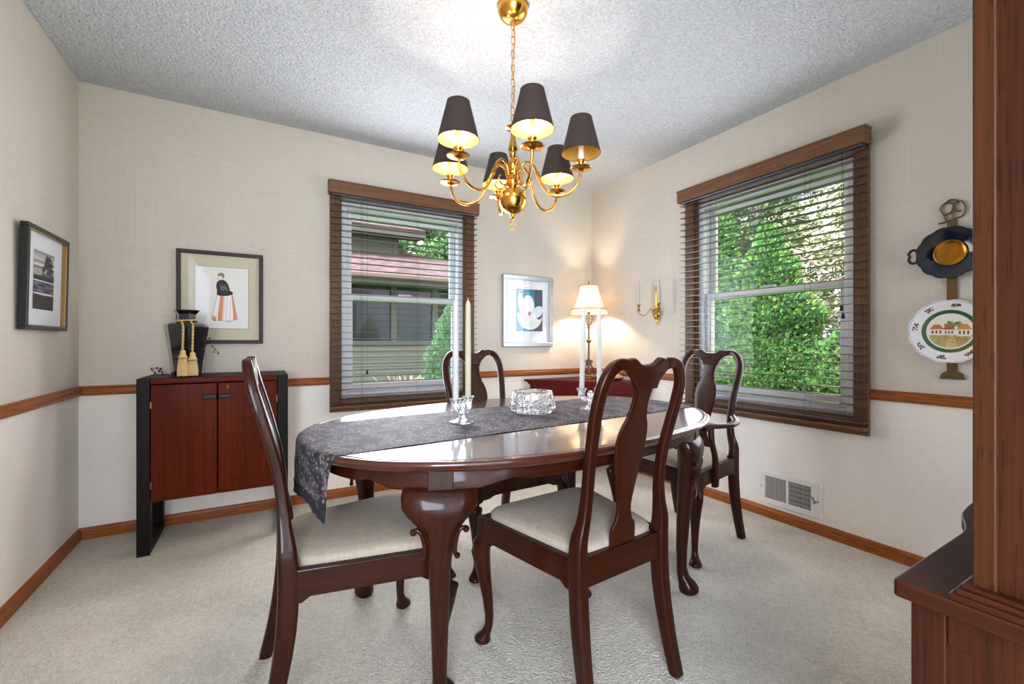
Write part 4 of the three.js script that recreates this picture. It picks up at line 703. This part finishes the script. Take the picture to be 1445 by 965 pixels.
// ---------------------------------------------------------------- plate hanger with two plates
{
  const zc = -0.7264, o = thing('plate_hanger', 'long brass strip plate hanger with pierced scroll finial on the wall', 'plate rack', [XR, 0.889, zc], -Math.PI / 2);
  mesh('strip', rbox3(-0.0175, 0.0175, 0.03, 0.7, 0.002, 0.006, 0.001), M.darkBrass, o);
  mesh('foot_plate', extr([[-0.042, 0], [0.042, 0], [0.036, 0.022], [0.02, 0.034], [0, 0.038], [-0.02, 0.034], [-0.036, 0.022]], 0.006, 0.0015).translate(0, 0, 0.006), M.darkBrass, o);
  const yy = 0.75, sc = (pts) => tube(pts.map(([x, y]) => [x, yy + y, 0.006]), 0.0035, 44, 6);
  mesh('scroll_finial', [sc([[-0.045, -0.055], [-0.02, -0.05], [-0.028, -0.02], [-0.038, 0.01], [-0.02, 0.032], [0.002, 0.022], [-0.002, -0.012], [-0.024, -0.022]]), sc([[-0.02, -0.05], [0.01, -0.045], [0.036, -0.035], [0.042, 0.0], [0.028, 0.028], [0.01, 0.02], [0.014, -0.012], [0.03, -0.015]]), sc([[-0.02, 0.032], [-0.004, 0.042], [0.012, 0.036], [0.026, 0.026]]), sc([[0, -0.052], [0.004, -0.02], [0.004, 0.03]])], M.darkBrass, o);
  for (const y of [0.452, 0.672, 0.07, 0.352]) mesh('plate_hook', tube([[0.012, y, 0.006], [0.012, y, 0.02], [0.012, y + (y === 0.452 || y === 0.07 ? 0.012 : -0.012), 0.026]], 0.0018, 8, 5), M.darkBrass, o);
  // upper plate: dark blue glass with two handles, gold centre
  const scallop = (r, n, amp) => (a) => r * (1 + amp * Math.abs(Math.sin(a * n / 2)));
  function plate(rows, n = 96) { return loft(rows.map(([r, z, amp]) => { const f = scallop(r, 12, amp || 0), out = []; for (let i = 0; i < n; i++) { const a = i / n * Math.PI * 2, q = f(a); out.push([Math.cos(a) * q, Math.sin(a) * q, z]); } return out; })); }
  const u = thing('blue_plate', 'scalloped dark blue glass plate with side handles and gold centre', 'plate', [XR - 0.012, 1.446, zc - 0.002], -Math.PI / 2);
  const bm = P({ color: '#071022', roughness: 0.15, specularIntensity: 0.6, clearcoat: 0.4, clearcoatRoughness: 0.05 });
  mesh('dish', plate([[0.01, -0.001, 0], [0.05, 0, 0], [0.055, 0.004, 0], [0.085, 0.014, 0.01], [0.108, 0.02, 0.04], [0.11, 0.0225, 0.04], [0.108, 0.0235, 0.04], [0.085, 0.0175, 0.01], [0.058, 0.008, 0], [0.052, 0.0045, 0], [0.01, 0.004, 0]]), bm, u);
  mesh('gold_centre', lathe([[0, 0.0045], [0.02, 0.005], [0.036, 0.0062], [0.047, 0.0085], [0.052, 0.0115], [0.056, 0.0112], [0.057, 0.008], [0.05, 0.004]], 40).rotateX(Math.PI / 2), S({ color: '#9a6a28', metalness: 1, roughness: 0.2 }), u);
  for (const sg of [-1, 1]) mesh('handle', tube([[sg * 0.105, 0.026, 0.02], [sg * 0.126, 0.03, 0.021], [sg * 0.138, 0.014, 0.022], [sg * 0.134, 0.0, 0.022], [sg * 0.138, -0.014, 0.022], [sg * 0.126, -0.03, 0.021], [sg * 0.105, -0.026, 0.02]], 0.006, 30, 8), bm, u);
  // lower plate: village scene, green ring
  const vt = canvasTex(1024, 1024, (c, w) => {
    const m = w / 2; c.fillStyle = '#e9e8ea'; c.fillRect(0, 0, w, w);
    c.strokeStyle = '#1f5a3a'; c.lineWidth = 56; c.beginPath(); c.arc(m, m, 310, 0, 7); c.stroke();
    c.strokeStyle = '#c9b06a'; c.lineWidth = 5; for (const r of [282, 338]) { c.beginPath(); c.arc(m, m, r, 0, 7); c.stroke(); }
    seed = 44;
    for (let k = 0; k < 8; k++) { const a = k / 8 * Math.PI * 2 + 0.2; for (let i = 0; i < 26; i++) { const q = a + rr(-0.13, 0.13), r = 415 + rr(-26, 26); c.fillStyle = ['#5a2a24', '#8d4a30', '#3c4a34', '#b08a4c', '#4a2f4a'][i % 5]; c.beginPath(); c.ellipse(m + Math.cos(q) * r, m + Math.sin(q) * r, rr(8, 18), rr(5, 11), rnd() * 3, 0, 7); c.fill(); } }
    c.strokeStyle = '#3a3430'; c.lineWidth = 4; c.beginPath(); for (let i = 0; i <= 360; i++) { const a = i / 180 * Math.PI, r = 482 + 8 * Math.sin(a * 40); i ? c.lineTo(m + Math.cos(a) * r, m + Math.sin(a) * r) : c.moveTo(m + r, m); } c.stroke();
    c.save(); c.beginPath(); c.arc(m, m, 262, 0, 7); c.clip(); c.fillStyle = '#ece7da'; c.fillRect(0, 0, w, w);
    c.fillStyle = '#b6a25c'; c.fillRect(m - 270, m + 60, 540, 220); c.fillStyle = '#cdb878'; c.beginPath(); c.moveTo(m - 60, m + 260); c.lineTo(m + 90, m + 260); c.lineTo(m + 40, m + 60); c.lineTo(m, m + 60); c.fill();
    for (let k = 0; k < 40; k++) { c.fillStyle = ['#7a8a4a', '#9a9a55', '#5f7040'][k % 3]; c.beginPath(); c.ellipse(m + rr(-60, 120), m - rr(60, 150), rr(14, 34), rr(10, 24), 0, 0, 7); c.fill(); }
    const house = (x, y, ww, hh, roof) => { c.fillStyle = '#eadfce'; c.fillRect(x, y, ww, hh); c.fillStyle = roof; c.beginPath(); c.moveTo(x - 16, y + 4); c.lineTo(x + ww * 0.3, y - hh * 0.75); c.lineTo(x + ww * 0.75, y - hh * 0.7); c.lineTo(x + ww + 16, y + 4); c.fill(); c.fillStyle = '#6a4a34'; for (let i = 0; i < 3; i++) c.fillRect(x + 14 + i * ww / 3.2, y + 22, ww * 0.14, hh * 0.5); };
    house(m - 230, m - 40, 150, 100, '#c4682e'); house(m - 70, m - 30, 120, 90, '#a8562c'); house(m + 90, m - 30, 150, 110, '#c9903a');
    for (let k = 0; k < 90; k++) { c.fillStyle = ['#8a5a2a', '#6f7a3c', '#b8703a'][k % 3]; c.beginPath(); c.ellipse(m + rr(-240, 240), m + rr(60, 190), rr(4, 14), rr(3, 8), 0, 0, 7); c.fill(); }
    c.restore();
  });
  const pl = thing('village_plate', 'white scalloped plate with green ring and painted village cottages', 'plate', [XR - 0.012, 1.1, zc - 0.004], -Math.PI / 2);
  const g = plate([[0.01, -0.002, 0], [0.07, 0, 0], [0.09, 0.006, 0], [0.136, 0.018, 0.025], [0.1375, 0.0195, 0.025], [0.136, 0.0205, 0.025], [0.092, 0.009, 0], [0.088, 0.0065, 0], [0.07, 0.0045, 0], [0.01, 0.0042, 0]]);
  const gp = g.attributes.position, uv = new Float32Array(gp.count * 2); for (let i = 0; i < gp.count; i++) { uv[i * 2] = 0.5 + gp.getX(i) / 0.286; uv[i * 2 + 1] = 0.5 + gp.getY(i) / 0.286; } g.setAttribute('uv', new THREE.BufferAttribute(uv, 2));
  mesh('porcelain', g, P({ map: vt, roughness: 0.2, clearcoat: 0.6, clearcoatRoughness: 0.08 }), pl, 'y', true);
}

// ---------------------------------------------------------------- air vent on the right wall
{
  const o = thing('air_vent', 'white metal wall vent with upright fins above the baseboard', 'vent', [XR, 0.086, -1.417], -Math.PI / 2);
  const w = 0.34, h = 0.193, a = w / 2;
  mesh('frame', [rbox3(-a, a, h - 0.03, h, 0.001, 0.012, 0.003), rbox3(-a, a, 0, 0.03, 0.001, 0.012, 0.003), rbox3(-a, -a + 0.034, 0.03, h - 0.03, 0.001, 0.012, 0.003), rbox3(a - 0.05, a, 0.03, h - 0.03, 0.001, 0.012, 0.003), rbox3(-0.014, -0.002, 0.03, h - 0.03, 0.001, 0.011, 0.002)], M.ventWhite, o);
  mesh('duct_back', box3(-a + 0.03, a - 0.045, 0.028, h - 0.028, -0.002, 0.0015), S({ color: '#2c2e33', roughness: 0.8 }), o);
  const fin = uvBox(new THREE.BoxGeometry(0.0022, h - 0.058, 0.008));
  const put = (x0, x1, n, tilt) => { for (let k = 0; k < n; k++) { const f = mesh('fin', fin, M.ventWhite, o, 'y', true); f.position.set(x0 + (x1 - x0) * (k + 0.5) / n, h / 2, 0.0055); f.rotation.y = tilt; } };
  put(-a + 0.034, -0.014, 17, 0.35); put(-0.002, a - 0.05, 15, 0.5);
  const lv = uvBox(new THREE.BoxGeometry(a - 0.05, 0.014, 0.0012));
  for (let k = 0; k < 5; k++) { const f = mesh('damper', lv, M.ductMetal, o, 'y', true); f.position.set((a - 0.052) / 2, 0.044 + k * 0.026, 0.0024); f.rotation.x = 0.0; }
  mesh('lever', [rbox(0.007, 0.03, 0.006, 0.002).rotateZ(0.5).translate(a - 0.036, h * 0.52, 0.015), rbox(0.005, 0.028, 0.004, 0.0015).rotateZ(-0.9).translate(a - 0.025, h * 0.45, 0.016)], M.ductMetal, o);
  for (const x of [-a + 0.014, a - 0.012]) mesh('screw', new THREE.CylinderGeometry(0.0035, 0.0035, 0.003, 10).rotateX(Math.PI / 2).translate(x, h / 2, 0.013), M.ductMetal, o);
}

// ---------------------------------------------------------------- china hutch beside the camera
{
  const x0 = 0.726, ct = 0.74, zb = ZN - 0.004, o = thing('china_hutch', 'large reddish brown china hutch with serpentine-fronted counter and panelled end', 'hutch', [x0, 0, zb]);
  const Z = (z) => z - zb;   // local z
  const W = 1.34;
  // counter: plan outline with a bowed front edge
  const s = new THREE.Shape(); s.moveTo(0, 0); s.lineTo(0, 0.257 + zb - 0.006); s.quadraticCurveTo(0.0005, 0.257 + zb, 0.007, 0.257 + zb + 0.0005); s.lineTo(0.27, 0.263 + zb); s.bezierCurveTo(0.33, 0.266 + zb, 0.35, 0.288 + zb, 0.4, 0.295 + zb); s.bezierCurveTo(0.45, 0.302 + zb, 0.5, 0.306 + zb, 0.67, 0.306 + zb); s.bezierCurveTo(0.84, 0.306 + zb, 0.89, 0.302 + zb, 0.94, 0.295 + zb); s.bezierCurveTo(0.99, 0.288 + zb, 1.01, 0.266 + zb, 1.07, 0.263 + zb); s.lineTo(W, 0.257 + zb); s.lineTo(W, 0);
  const cg = new THREE.ExtrudeGeometry(s, { depth: 0.022 - 0.005, bevelEnabled: true, bevelSize: 0.0025, bevelThickness: 0.0025, bevelOffset: -0.0025, bevelSegments: 3, curveSegments: 16 }).rotateX(-Math.PI / 2).translate(0, ct - 0.0195, 0);
  mesh('counter_top', cg, M.hutch, o, 'x');
  // base: corner stile, rails and panel on the end that faces the room
  const xb = 0.022, fz = Z(-0.2455);
  mesh('base_end_frame', [rbox3(xb, xb + 0.02, 0.02, ct - 0.022, fz, fz + 0.034, 0.002), rbox3(xb, xb + 0.02, 0.02, ct - 0.022, -0.045, -0.003, 0.002), rbox3(xb, xb + 0.02, 0.02, 0.1, fz + 0.034, -0.045, 0.002), rbox3(xb, xb + 0.02, ct - 0.07, ct - 0.022, fz + 0.034, -0.045, 0.002).translate(0.004, 0, 0)], M.hutch, o, 'y');
  mesh('base_end_panel', box3(xb + 0.006, xb + 0.016, 0.09, ct - 0.03, fz + 0.03, -0.04), M.hutch, o, 'y');
  mesh('base_body', [box3(xb + 0.02, W - 0.02, 0.02, ct - 0.023, fz + 0.012, -0.003)], M.hutch, o, 'y');
  for (let k = 0; k < 3; k++) { const d = mesh('base_door', rbox3(0.075 + k * 0.41, 0.465 + k * 0.41, 0.09, ct - 0.05, fz - 0.008, fz + 0.012, 0.004), M.hutch, o, 'y'); mesh('knob', new THREE.SphereGeometry(0.012, 12, 8).translate(0.43 + k * 0.41 - (k === 1 ? 0.32 : 0), 0.5, fz - 0.018), M.oldBrass, d); }
  mesh('plinth', rbox3(xb + 0.004, W - 0.03, 0, 0.03, fz + 0.006, -0.003, 0.003), M.hutch, o, 'x');
  // upper case with its base moulding
  const mz = Z(-0.204), uz = Z(-0.187), xu = 0.019;
  mesh('upper_moulding', [rbox3(0, W, ct, ct + 0.008, mz, -0.003, 0.0035), rbox3(0.005, W - 0.005, ct + 0.007, ct + 0.0145, mz + 0.005, -0.003, 0.002), rbox3(0.0085, W - 0.0085, ct + 0.014, ct + 0.02, mz + 0.0085, -0.003, 0.003)], M.hutch, o, 'z');
  const ut = 2.14;
  mesh('upper_end_frame', [rbox3(xu, xu + 0.022, ct + 0.018, ut, uz, uz + 0.0205, 0.0025), rbox3(xu, xu + 0.022, ct + 0.018, ut, -0.03, -0.003, 0.0025), rbox3(xu + 0.001, xu + 0.022, ut - 0.07, ut, uz + 0.0205, -0.03, 0.0025)], woodTilt(M.hutch, '#48260f'), o, 'y');
  mesh('upper_end_panel', box3(xu + 0.005, xu + 0.015, ct + 0.018, ut - 0.06, uz + 0.018, -0.028), M.hutch, o, 'y');
  mesh('upper_body', [box3(xu + 0.02, W - xu, ct + 0.018, ct + 0.04, uz + 0.01, -0.003), box3(xu + 0.02, W - xu, ut - 0.05, ut, uz + 0.01, -0.003), box3(xu + 0.02, W - xu, ct + 0.02, ut, -0.015, -0.003), box3(W - xu - 0.02, W - xu, ct + 0.02, ut, uz + 0.01, -0.003)], M.hutch, o, 'y');
  for (let k = 0; k < 3; k++) { const xa = xu + 0.022 + k * 0.424, d = mesh('glazed_door', [rbox3(xa, xa + 0.05, ct + 0.045, ut - 0.055, uz - 0.002, uz + 0.018, 0.003), rbox3(xa + 0.37, xa + 0.42, ct + 0.045, ut - 0.055, uz - 0.002, uz + 0.018, 0.003), rbox3(xa + 0.05, xa + 0.37, ct + 0.045, ct + 0.1, uz - 0.002, uz + 0.018, 0.003), rbox3(xa + 0.05, xa + 0.37, ut - 0.12, ut - 0.055, uz - 0.002, uz + 0.018, 0.003)], M.hutch, o, 'y'); mesh('pane', box3(xa + 0.048, xa + 0.372, ct + 0.098, ut - 0.118, uz + 0.006, uz + 0.009), M.glass, d); }
  mesh('cornice', rbox3(0, W, ut, ut + 0.06, mz, -0.003, 0.006), M.hutch, o, 'x');
}

// ---------------------------------------------------------------- outdoors: lawn, neighbouring house, trees
{ const g = new THREE.Mesh(uvBox(box3(-60, 60, -0.7, -0.35, -70, 60)), S({ color: '#7f9a5a', map: grassCol, roughness: 1 })); g.name = 'ground'; g.userData.kind = 'structure'; scene.add(g); }
{
  const o = thing('neighbouring_house', 'grey-green lap-sided house with brown shingle roofs seen through the blind', 'house', [0, 0, 0]);
  const sid = S({ color: '#625f51', map: boardCol, roughness: 0.7 }), trim = S({ color: '#4d463f', roughness: 0.6 }), roof = S({ color: '#665048', map: shingleCol, roughness: 0.95 });
  const zw = -9.5, x0 = -6, x1 = 6.2, yb = -0.35;
  mesh('wall', [box3(x0, x1, yb, 1.02, zw - 0.14, zw - 0.02), box3(x0, x1, 2.25, 2.5, zw - 0.14, zw - 0.02), box3(x1 - 0.14, x1, yb, 2.5, zw - 6, zw - 0.14), box3(x0, x1, yb, 2.5, -15, -14.9)], sid, o, 'x');
  const bl = (xa, xb, y, z, h) => { const g = uvBox(new THREE.BoxGeometry(xb - xa, h, 0.018), 'y'); const b = mesh('siding_board', g, sid, o, 'y', true); b.position.set((xa + xb) / 2, y + h / 2, z + 0.006); b.rotation.x = -0.08; return b; };
  for (let k = 0; k < 9; k++) bl(x0, x1, yb + k * 0.148, zw, 0.165);
  mesh('sill_band', rbox3(x0, x1, 0.985, 1.075, zw - 0.06, zw + 0.05, 0.01), trim, o);
  // porch glazing between posts
  const dark = P({ color: '#20241f', roughness: 0.25, clearcoat: 0.35, clearcoatRoughness: 0.05 });
  for (let k = 0; k < 13; k++) { const xa = x0 + 0.1 + k * 0.93; mesh('post', rbox3(xa - 0.06, xa + 0.06, 1.07, 2.26, zw - 0.1, zw + 0.02, 0.008), trim, o); if (k < 12) mesh('window_pane', box3(xa + 0.06, xa + 0.87, 1.07, 2.26, zw - 0.08, zw - 0.065), dark, o); }
  mesh('header', rbox3(x0, x1, 2.24, 2.36, zw - 0.06, zw + 0.035, 0.01), trim, o);
  const slope = (pts, name, m) => { const g = new THREE.BufferGeometry(), P0 = [], I = []; pts.forEach((p) => P0.push(...p)); pts.forEach((p) => P0.push(p[0], p[1] - 0.06, p[2])); const n = pts.length; for (let i = 1; i < n - 1; i++) { I.push(0, i, i + 1, n, n + i + 1, n + i); } for (let i = 0; i < n; i++) { const j = (i + 1) % n; I.push(i, n + i, n + j, i, n + j, j); } g.setAttribute('position', new THREE.Float32BufferAttribute(P0, 3)); g.setIndex(I); const q = g.toNonIndexed(); q.computeVertexNormals(); return mesh(name, q, m, o, 'z'); };
  const ev = 2.44, re = zw + 0.5;
  slope([[x0 - 0.5, ev, re], [x1 + 0.5, ev, re], [x1 - 2.9, 3.62, -12.3], [x0 - 0.5, 3.62, -12.3]], 'roof', roof);
  slope([[x1 + 0.5, ev, re], [x1 + 0.5, ev, -15.2], [x1 - 2.9, 3.62, -12.3]], 'roof', roof);
  mesh('fascia', rbox3(x0 - 0.5, x1 + 0.5, ev - 0.2, ev - 0.045, re - 0.03, re + 0.0, 0.004), trim, o);
  mesh('gutter', rbox3(x0 - 0.5, x1 + 0.5, ev - 0.1, ev - 0.01, re - 0.0, re + 0.1, 0.02), woodTilt(trim, '#6b5248'), o);
  // upper storey
  const zu = -11.5, xu = 3.12; mesh('upper_wall', [box3(x0, xu, 2.6, 4.0, zu - 0.14, zu - 0.02), box3(xu - 0.14, xu, 2.6, 4.0, zu - 5, zu - 0.14)], sid, o, 'x');
  for (let k = 0; k < 9; k++) bl(x0, xu, 2.7 + k * 0.148, zu, 0.165);
  slope([[x0 - 0.5, 3.92, zu + 0.55], [xu + 0.55, 3.92, zu + 0.55], [xu + 0.55, 5.0, -14.6], [x0 - 0.5, 5.0, -14.6]], 'upper_roof', roof);
  mesh('upper_fascia', rbox3(x0 - 0.5, xu + 0.55, 3.72, 3.88, zu + 0.51, zu + 0.55, 0.004), trim, o);
  mesh('soffit', box3(x0, xu + 0.5, 3.74, 3.76, zu - 0.02, zu + 0.5), trim, o);
  mesh('downspout', rbox3(xu - 0.16, xu - 0.06, 2.9, 3.75, zu + 0.02, zu + 0.1, 0.02), trim, o);
}
const leafGeo = (() => { const p = [], t = (a, b, c) => p.push(...a, ...b, ...c); for (let k = 0; k < 5; k++) { const a = (k - 2) * 0.45, l = 1 - Math.abs(k - 2) * 0.16, dx = Math.sin(a), dy = Math.cos(a); t([0, 0, 0], [dx * l + dy * 0.13, dy * l - dx * 0.13, 0.12 * (k - 2)], [dx * l * 0.5 - dy * 0.16, dy * l * 0.5 + dx * 0.16, 0.1]); t([0, 0, 0], [dx * l * 0.5 + dy * 0.16, dy * l * 0.5 - dx * 0.16, -0.1], [dx * l + dy * 0.05, dy * l - dx * 0.05, 0.12 * (k - 2)]); } const g = new THREE.BufferGeometry(); g.setAttribute('position', new THREE.Float32BufferAttribute(p, 3)); g.computeVertexNormals(); return uvBox(g); })();
const roundLeaf = (() => { const p = []; for (let k = 0; k < 4; k++) { const a = k * 1.6, c = Math.cos(a), s = Math.sin(a), q = (x, y, z) => [c * x - s * y * 0.3, y * 0.9 + 0.3 * x, s * x + z]; p.push(...q(0, 0, 0), ...q(0.55, 0.3, 0.1), ...q(0.4, 0.8, 0), ...q(0, 0, 0), ...q(0.4, 0.8, 0), ...q(-0.05, 0.55, 0.1)); } const g = new THREE.BufferGeometry(); g.setAttribute('position', new THREE.Float32BufferAttribute(p, 3)); g.computeVertexNormals(); return uvBox(g); })();
const leafMat = P({ color: '#ffffff', map: leafyTex, roughness: 0.75, transmission: 0.35, thickness: 0, side: THREE.DoubleSide });
const barkMat = S({ color: '#6b5646', map: barkTex, roughness: 1 });
function foliage(parent, geo, n, place, cols, s0, s1) {
  const im = new THREE.InstancedMesh(geo, leafMat, n), m = new THREE.Matrix4(), q = new THREE.Quaternion(), c = new THREE.Color(), c2 = new THREE.Color(), base = V(0, 1, 0);
  for (let i = 0; i < n; i++) {
    const [p, d] = place(); q.setFromUnitVectors(base, d.normalize()); q.multiply(new THREE.Quaternion().setFromAxisAngle(base, rnd() * 6.28));
    const s = rr(s0, s1); m.compose(p, q, V(s, s, s)); im.setMatrixAt(i, m);
    c.set(cols[Math.floor(rnd() * cols.length)]); c2.set(cols[Math.floor(rnd() * cols.length)]); c.lerp(c2, rnd()); im.setColorAt(i, c);
  }
  im.name = 'foliage'; im.userData.kind = 'stuff'; parent.add(im); return im;
}
function arborvitae(label, x, z, h, r, n, cols, s0 = 0.08, s1 = 0.16, group) {
  const o = thing('arborvitae', label, 'tree', [x, -0.35, z], 0, group || 'trees outside the windows');
  mesh('trunk', post([[0, 0, 0, 0.07, 0.07], [h * 0.9, 0, 0, 0.01, 0.01]], 8), barkMat, o);
  foliage(o, leafGeo, n, () => { const t = 1 - Math.sqrt(rnd()) * 0.999, y = 0.1 + t * (h - 0.15), R = r * Math.min(1, (1 - t) * 1.35) ** 0.8 * (0.82 + 0.3 * vnoise(t * 9, rnd() * 0 + t * 4, 64, 64, 3)), a = rnd() * 6.283, lump = 0.82 + 0.36 * vnoise(a * 2.2 + 8, y * 2.6, 64, 64, 5), q = R * lump * Math.sqrt(rr(0.45, 1)); return [V(Math.cos(a) * q, y, Math.sin(a) * q), V(Math.cos(a) * 0.7 + rr(-0.4, 0.4), 0.75 + rr(-0.3, 0.4), Math.sin(a) * 0.7 + rr(-0.4, 0.4))]; }, cols, s0, s1);
  return o;
}
function broadTree(label, x, z, h, crown, n, cols, s0, s1, twigs, group) {
  const o = thing(twigs ? 'twiggy_conifer' : 'leafy_tree', label, 'tree', [x, -0.35, z], 0, group || 'trees outside the windows');
  const list = [post([[0, 0, 0, 0.16, 0.16], [h * 0.5, 0.05, 0, 0.1, 0.1], [h * 0.95, 0, 0, 0.03, 0.03]], 10)];
  const tips = [];
  const nb = twigs || 40;
  for (let k = 0; k < nb; k++) {
    const t = 0.12 + 0.86 * (k + rnd()) / nb, a = k * 2.4 + rr(-0.3, 0.3), L = crown * (twigs ? (1.05 - t * 0.8) : Math.sin(Math.min(1, t * 1.15) * Math.PI) ** 0.6 + 0.1), y = t * h, dn = twigs ? -0.18 : 0.45;
    const p0 = V(0, y, 0), p1 = V(Math.cos(a) * L * 0.5, y + L * (dn * 0.2 + 0.08), Math.sin(a) * L * 0.5), p2 = V(Math.cos(a + 0.15) * L, y + L * dn, Math.sin(a + 0.15) * L);
    list.push(tube([p0, p1, p2], twigs ? 0.016 : 0.03, 6, 4)); 
    for (let j = 0; j < (twigs ? 9 : 4); j++) { const u = rr(0.25, 1), b = p0.clone().multiplyScalar((1 - u) ** 2).add(p1.clone().multiplyScalar(2 * u * (1 - u))).add(p2.clone().multiplyScalar(u * u)), e = b.clone().add(V(rr(-1, 1), rr(-0.7, twigs ? 0.3 : 0.7), rr(-1, 1)).multiplyScalar(L * 0.32)); if (twigs) list.push(tube([b, b.clone().lerp(e, 0.5).add(V(0, -0.03, 0)), e], 0.007, 4, 4)); tips.push([b, e]); }
  }
  mesh('trunk_and_branches', list, twigs ? S({ color: '#a08c7c', map: barkTex, roughness: 1 }) : barkMat, o);
  foliage(o, twigs ? leafGeo : roundLeaf, n, () => { const [b, e] = tips[Math.floor(rnd() * tips.length)], p = b.clone().lerp(e, rr(0.2, 1.1)).add(V(rr(-1, 1), rr(-1, 1), rr(-1, 1)).multiplyScalar(twigs ? 0.1 : 0.3)); return [p, V(rr(-1, 1), rr(-0.3, 1), rr(-1, 1))]; }, cols, s0, s1);
  return o;
}
seed = 101;
const bright = ['#3f7a2a', '#579a34', '#74b23e', '#1f4a1c', '#9cc64e', '#b4d060'], dim = ['#2c4a2c', '#3b5c35', '#24402a', '#4b6a3c'], olive = ['#7f8f3e', '#9aa84a', '#6a7a34', '#b0ab56', '#8a8440'], pale = ['#6f9a5a', '#88b06c', '#9cc07c', '#5c864c'];
arborvitae('tall bright green arborvitae just outside the window beside the sconce', 5.9, -4.35, 4.0, 0.85, 42000, bright, 0.03, 0.07);
arborvitae('shorter bright green arborvitae with pointed crown outside the plate-side window', 6.1, -3.55, 3.15, 0.85, 38000, bright, 0.03, 0.07);
arborvitae('bushy green arborvitae low beside the twiggy conifer', 6.0, -2.5, 1.7, 0.75, 20000, bright, 0.03, 0.07);
broadTree('pale twiggy conifer with bare branch tips behind the arborvitae', 8.3, -2.6, 7.0, 2.1, 26000, olive, 0.035, 0.075, 130);
broadTree('olive twiggy conifer standing further from the window than the pale one', 10.2, -6.2, 7.5, 2.2, 14000, ['#7f8f3e', '#5f7a3a', '#8a9444', '#49663a'], 0.06, 0.12, 90);
broadTree('dark spruce-like tree rising behind the green arborvitae', 14, -10.5, 9.0, 2.8, 9000, dim, 0.12, 0.25, 70);
broadTree('dark conifer at the back of the yard behind the twiggy trees', 14.5, -3.6, 9.5, 2.8, 9000, dim, 0.12, 0.28, 70);
broadTree('broad leafy green tree growing behind the neighbouring house', 7.5, -20, 9.5, 4.2, 20000, ['#5f8a3c', '#78a34c', '#4a7232', '#8fb45a'], 0.14, 0.26, 0);
broadTree('leafy tree showing above the roof of the neighbouring house', -1.5, -21.5, 9.4, 3.4, 9000, ['#6f9a4a', '#86ae5c', '#557a3a'], 0.16, 0.3, 0);
arborvitae('pale green conical shrub in front of the neighbouring porch', 2.62, -6.4, 2.2, 0.62, 24000, pale, 0.02, 0.045);
{ const o = thing('ornamental_grass', 'tan ornamental grass clump before the porch siding', 'grass', [1.72, -0.35, -6.0]); const list = []; seed = 55;
  for (let k = 0; k < 220; k++) { const a = rnd() * 6.28, L = rr(0.5, 0.95), s = rr(0.1, 0.45); list.push(tube([[Math.cos(a) * 0.05, 0, Math.sin(a) * 0.05], [Math.cos(a) * s * 0.5, L * 0.7, Math.sin(a) * s * 0.5], [Math.cos(a) * s, L, Math.sin(a) * s]], 0.005, 4, 3)); }
  const b = mesh('blades', list, S({ color: '#c79a78', roughness: 0.9 }), o); b.userData.kind = 'stuff'; }

scene.traverse((o) => { if (o.isMesh && !o.isSky) { o.castShadow = true; o.receiveShadow = true; } });
renderer.render(scene, camera);
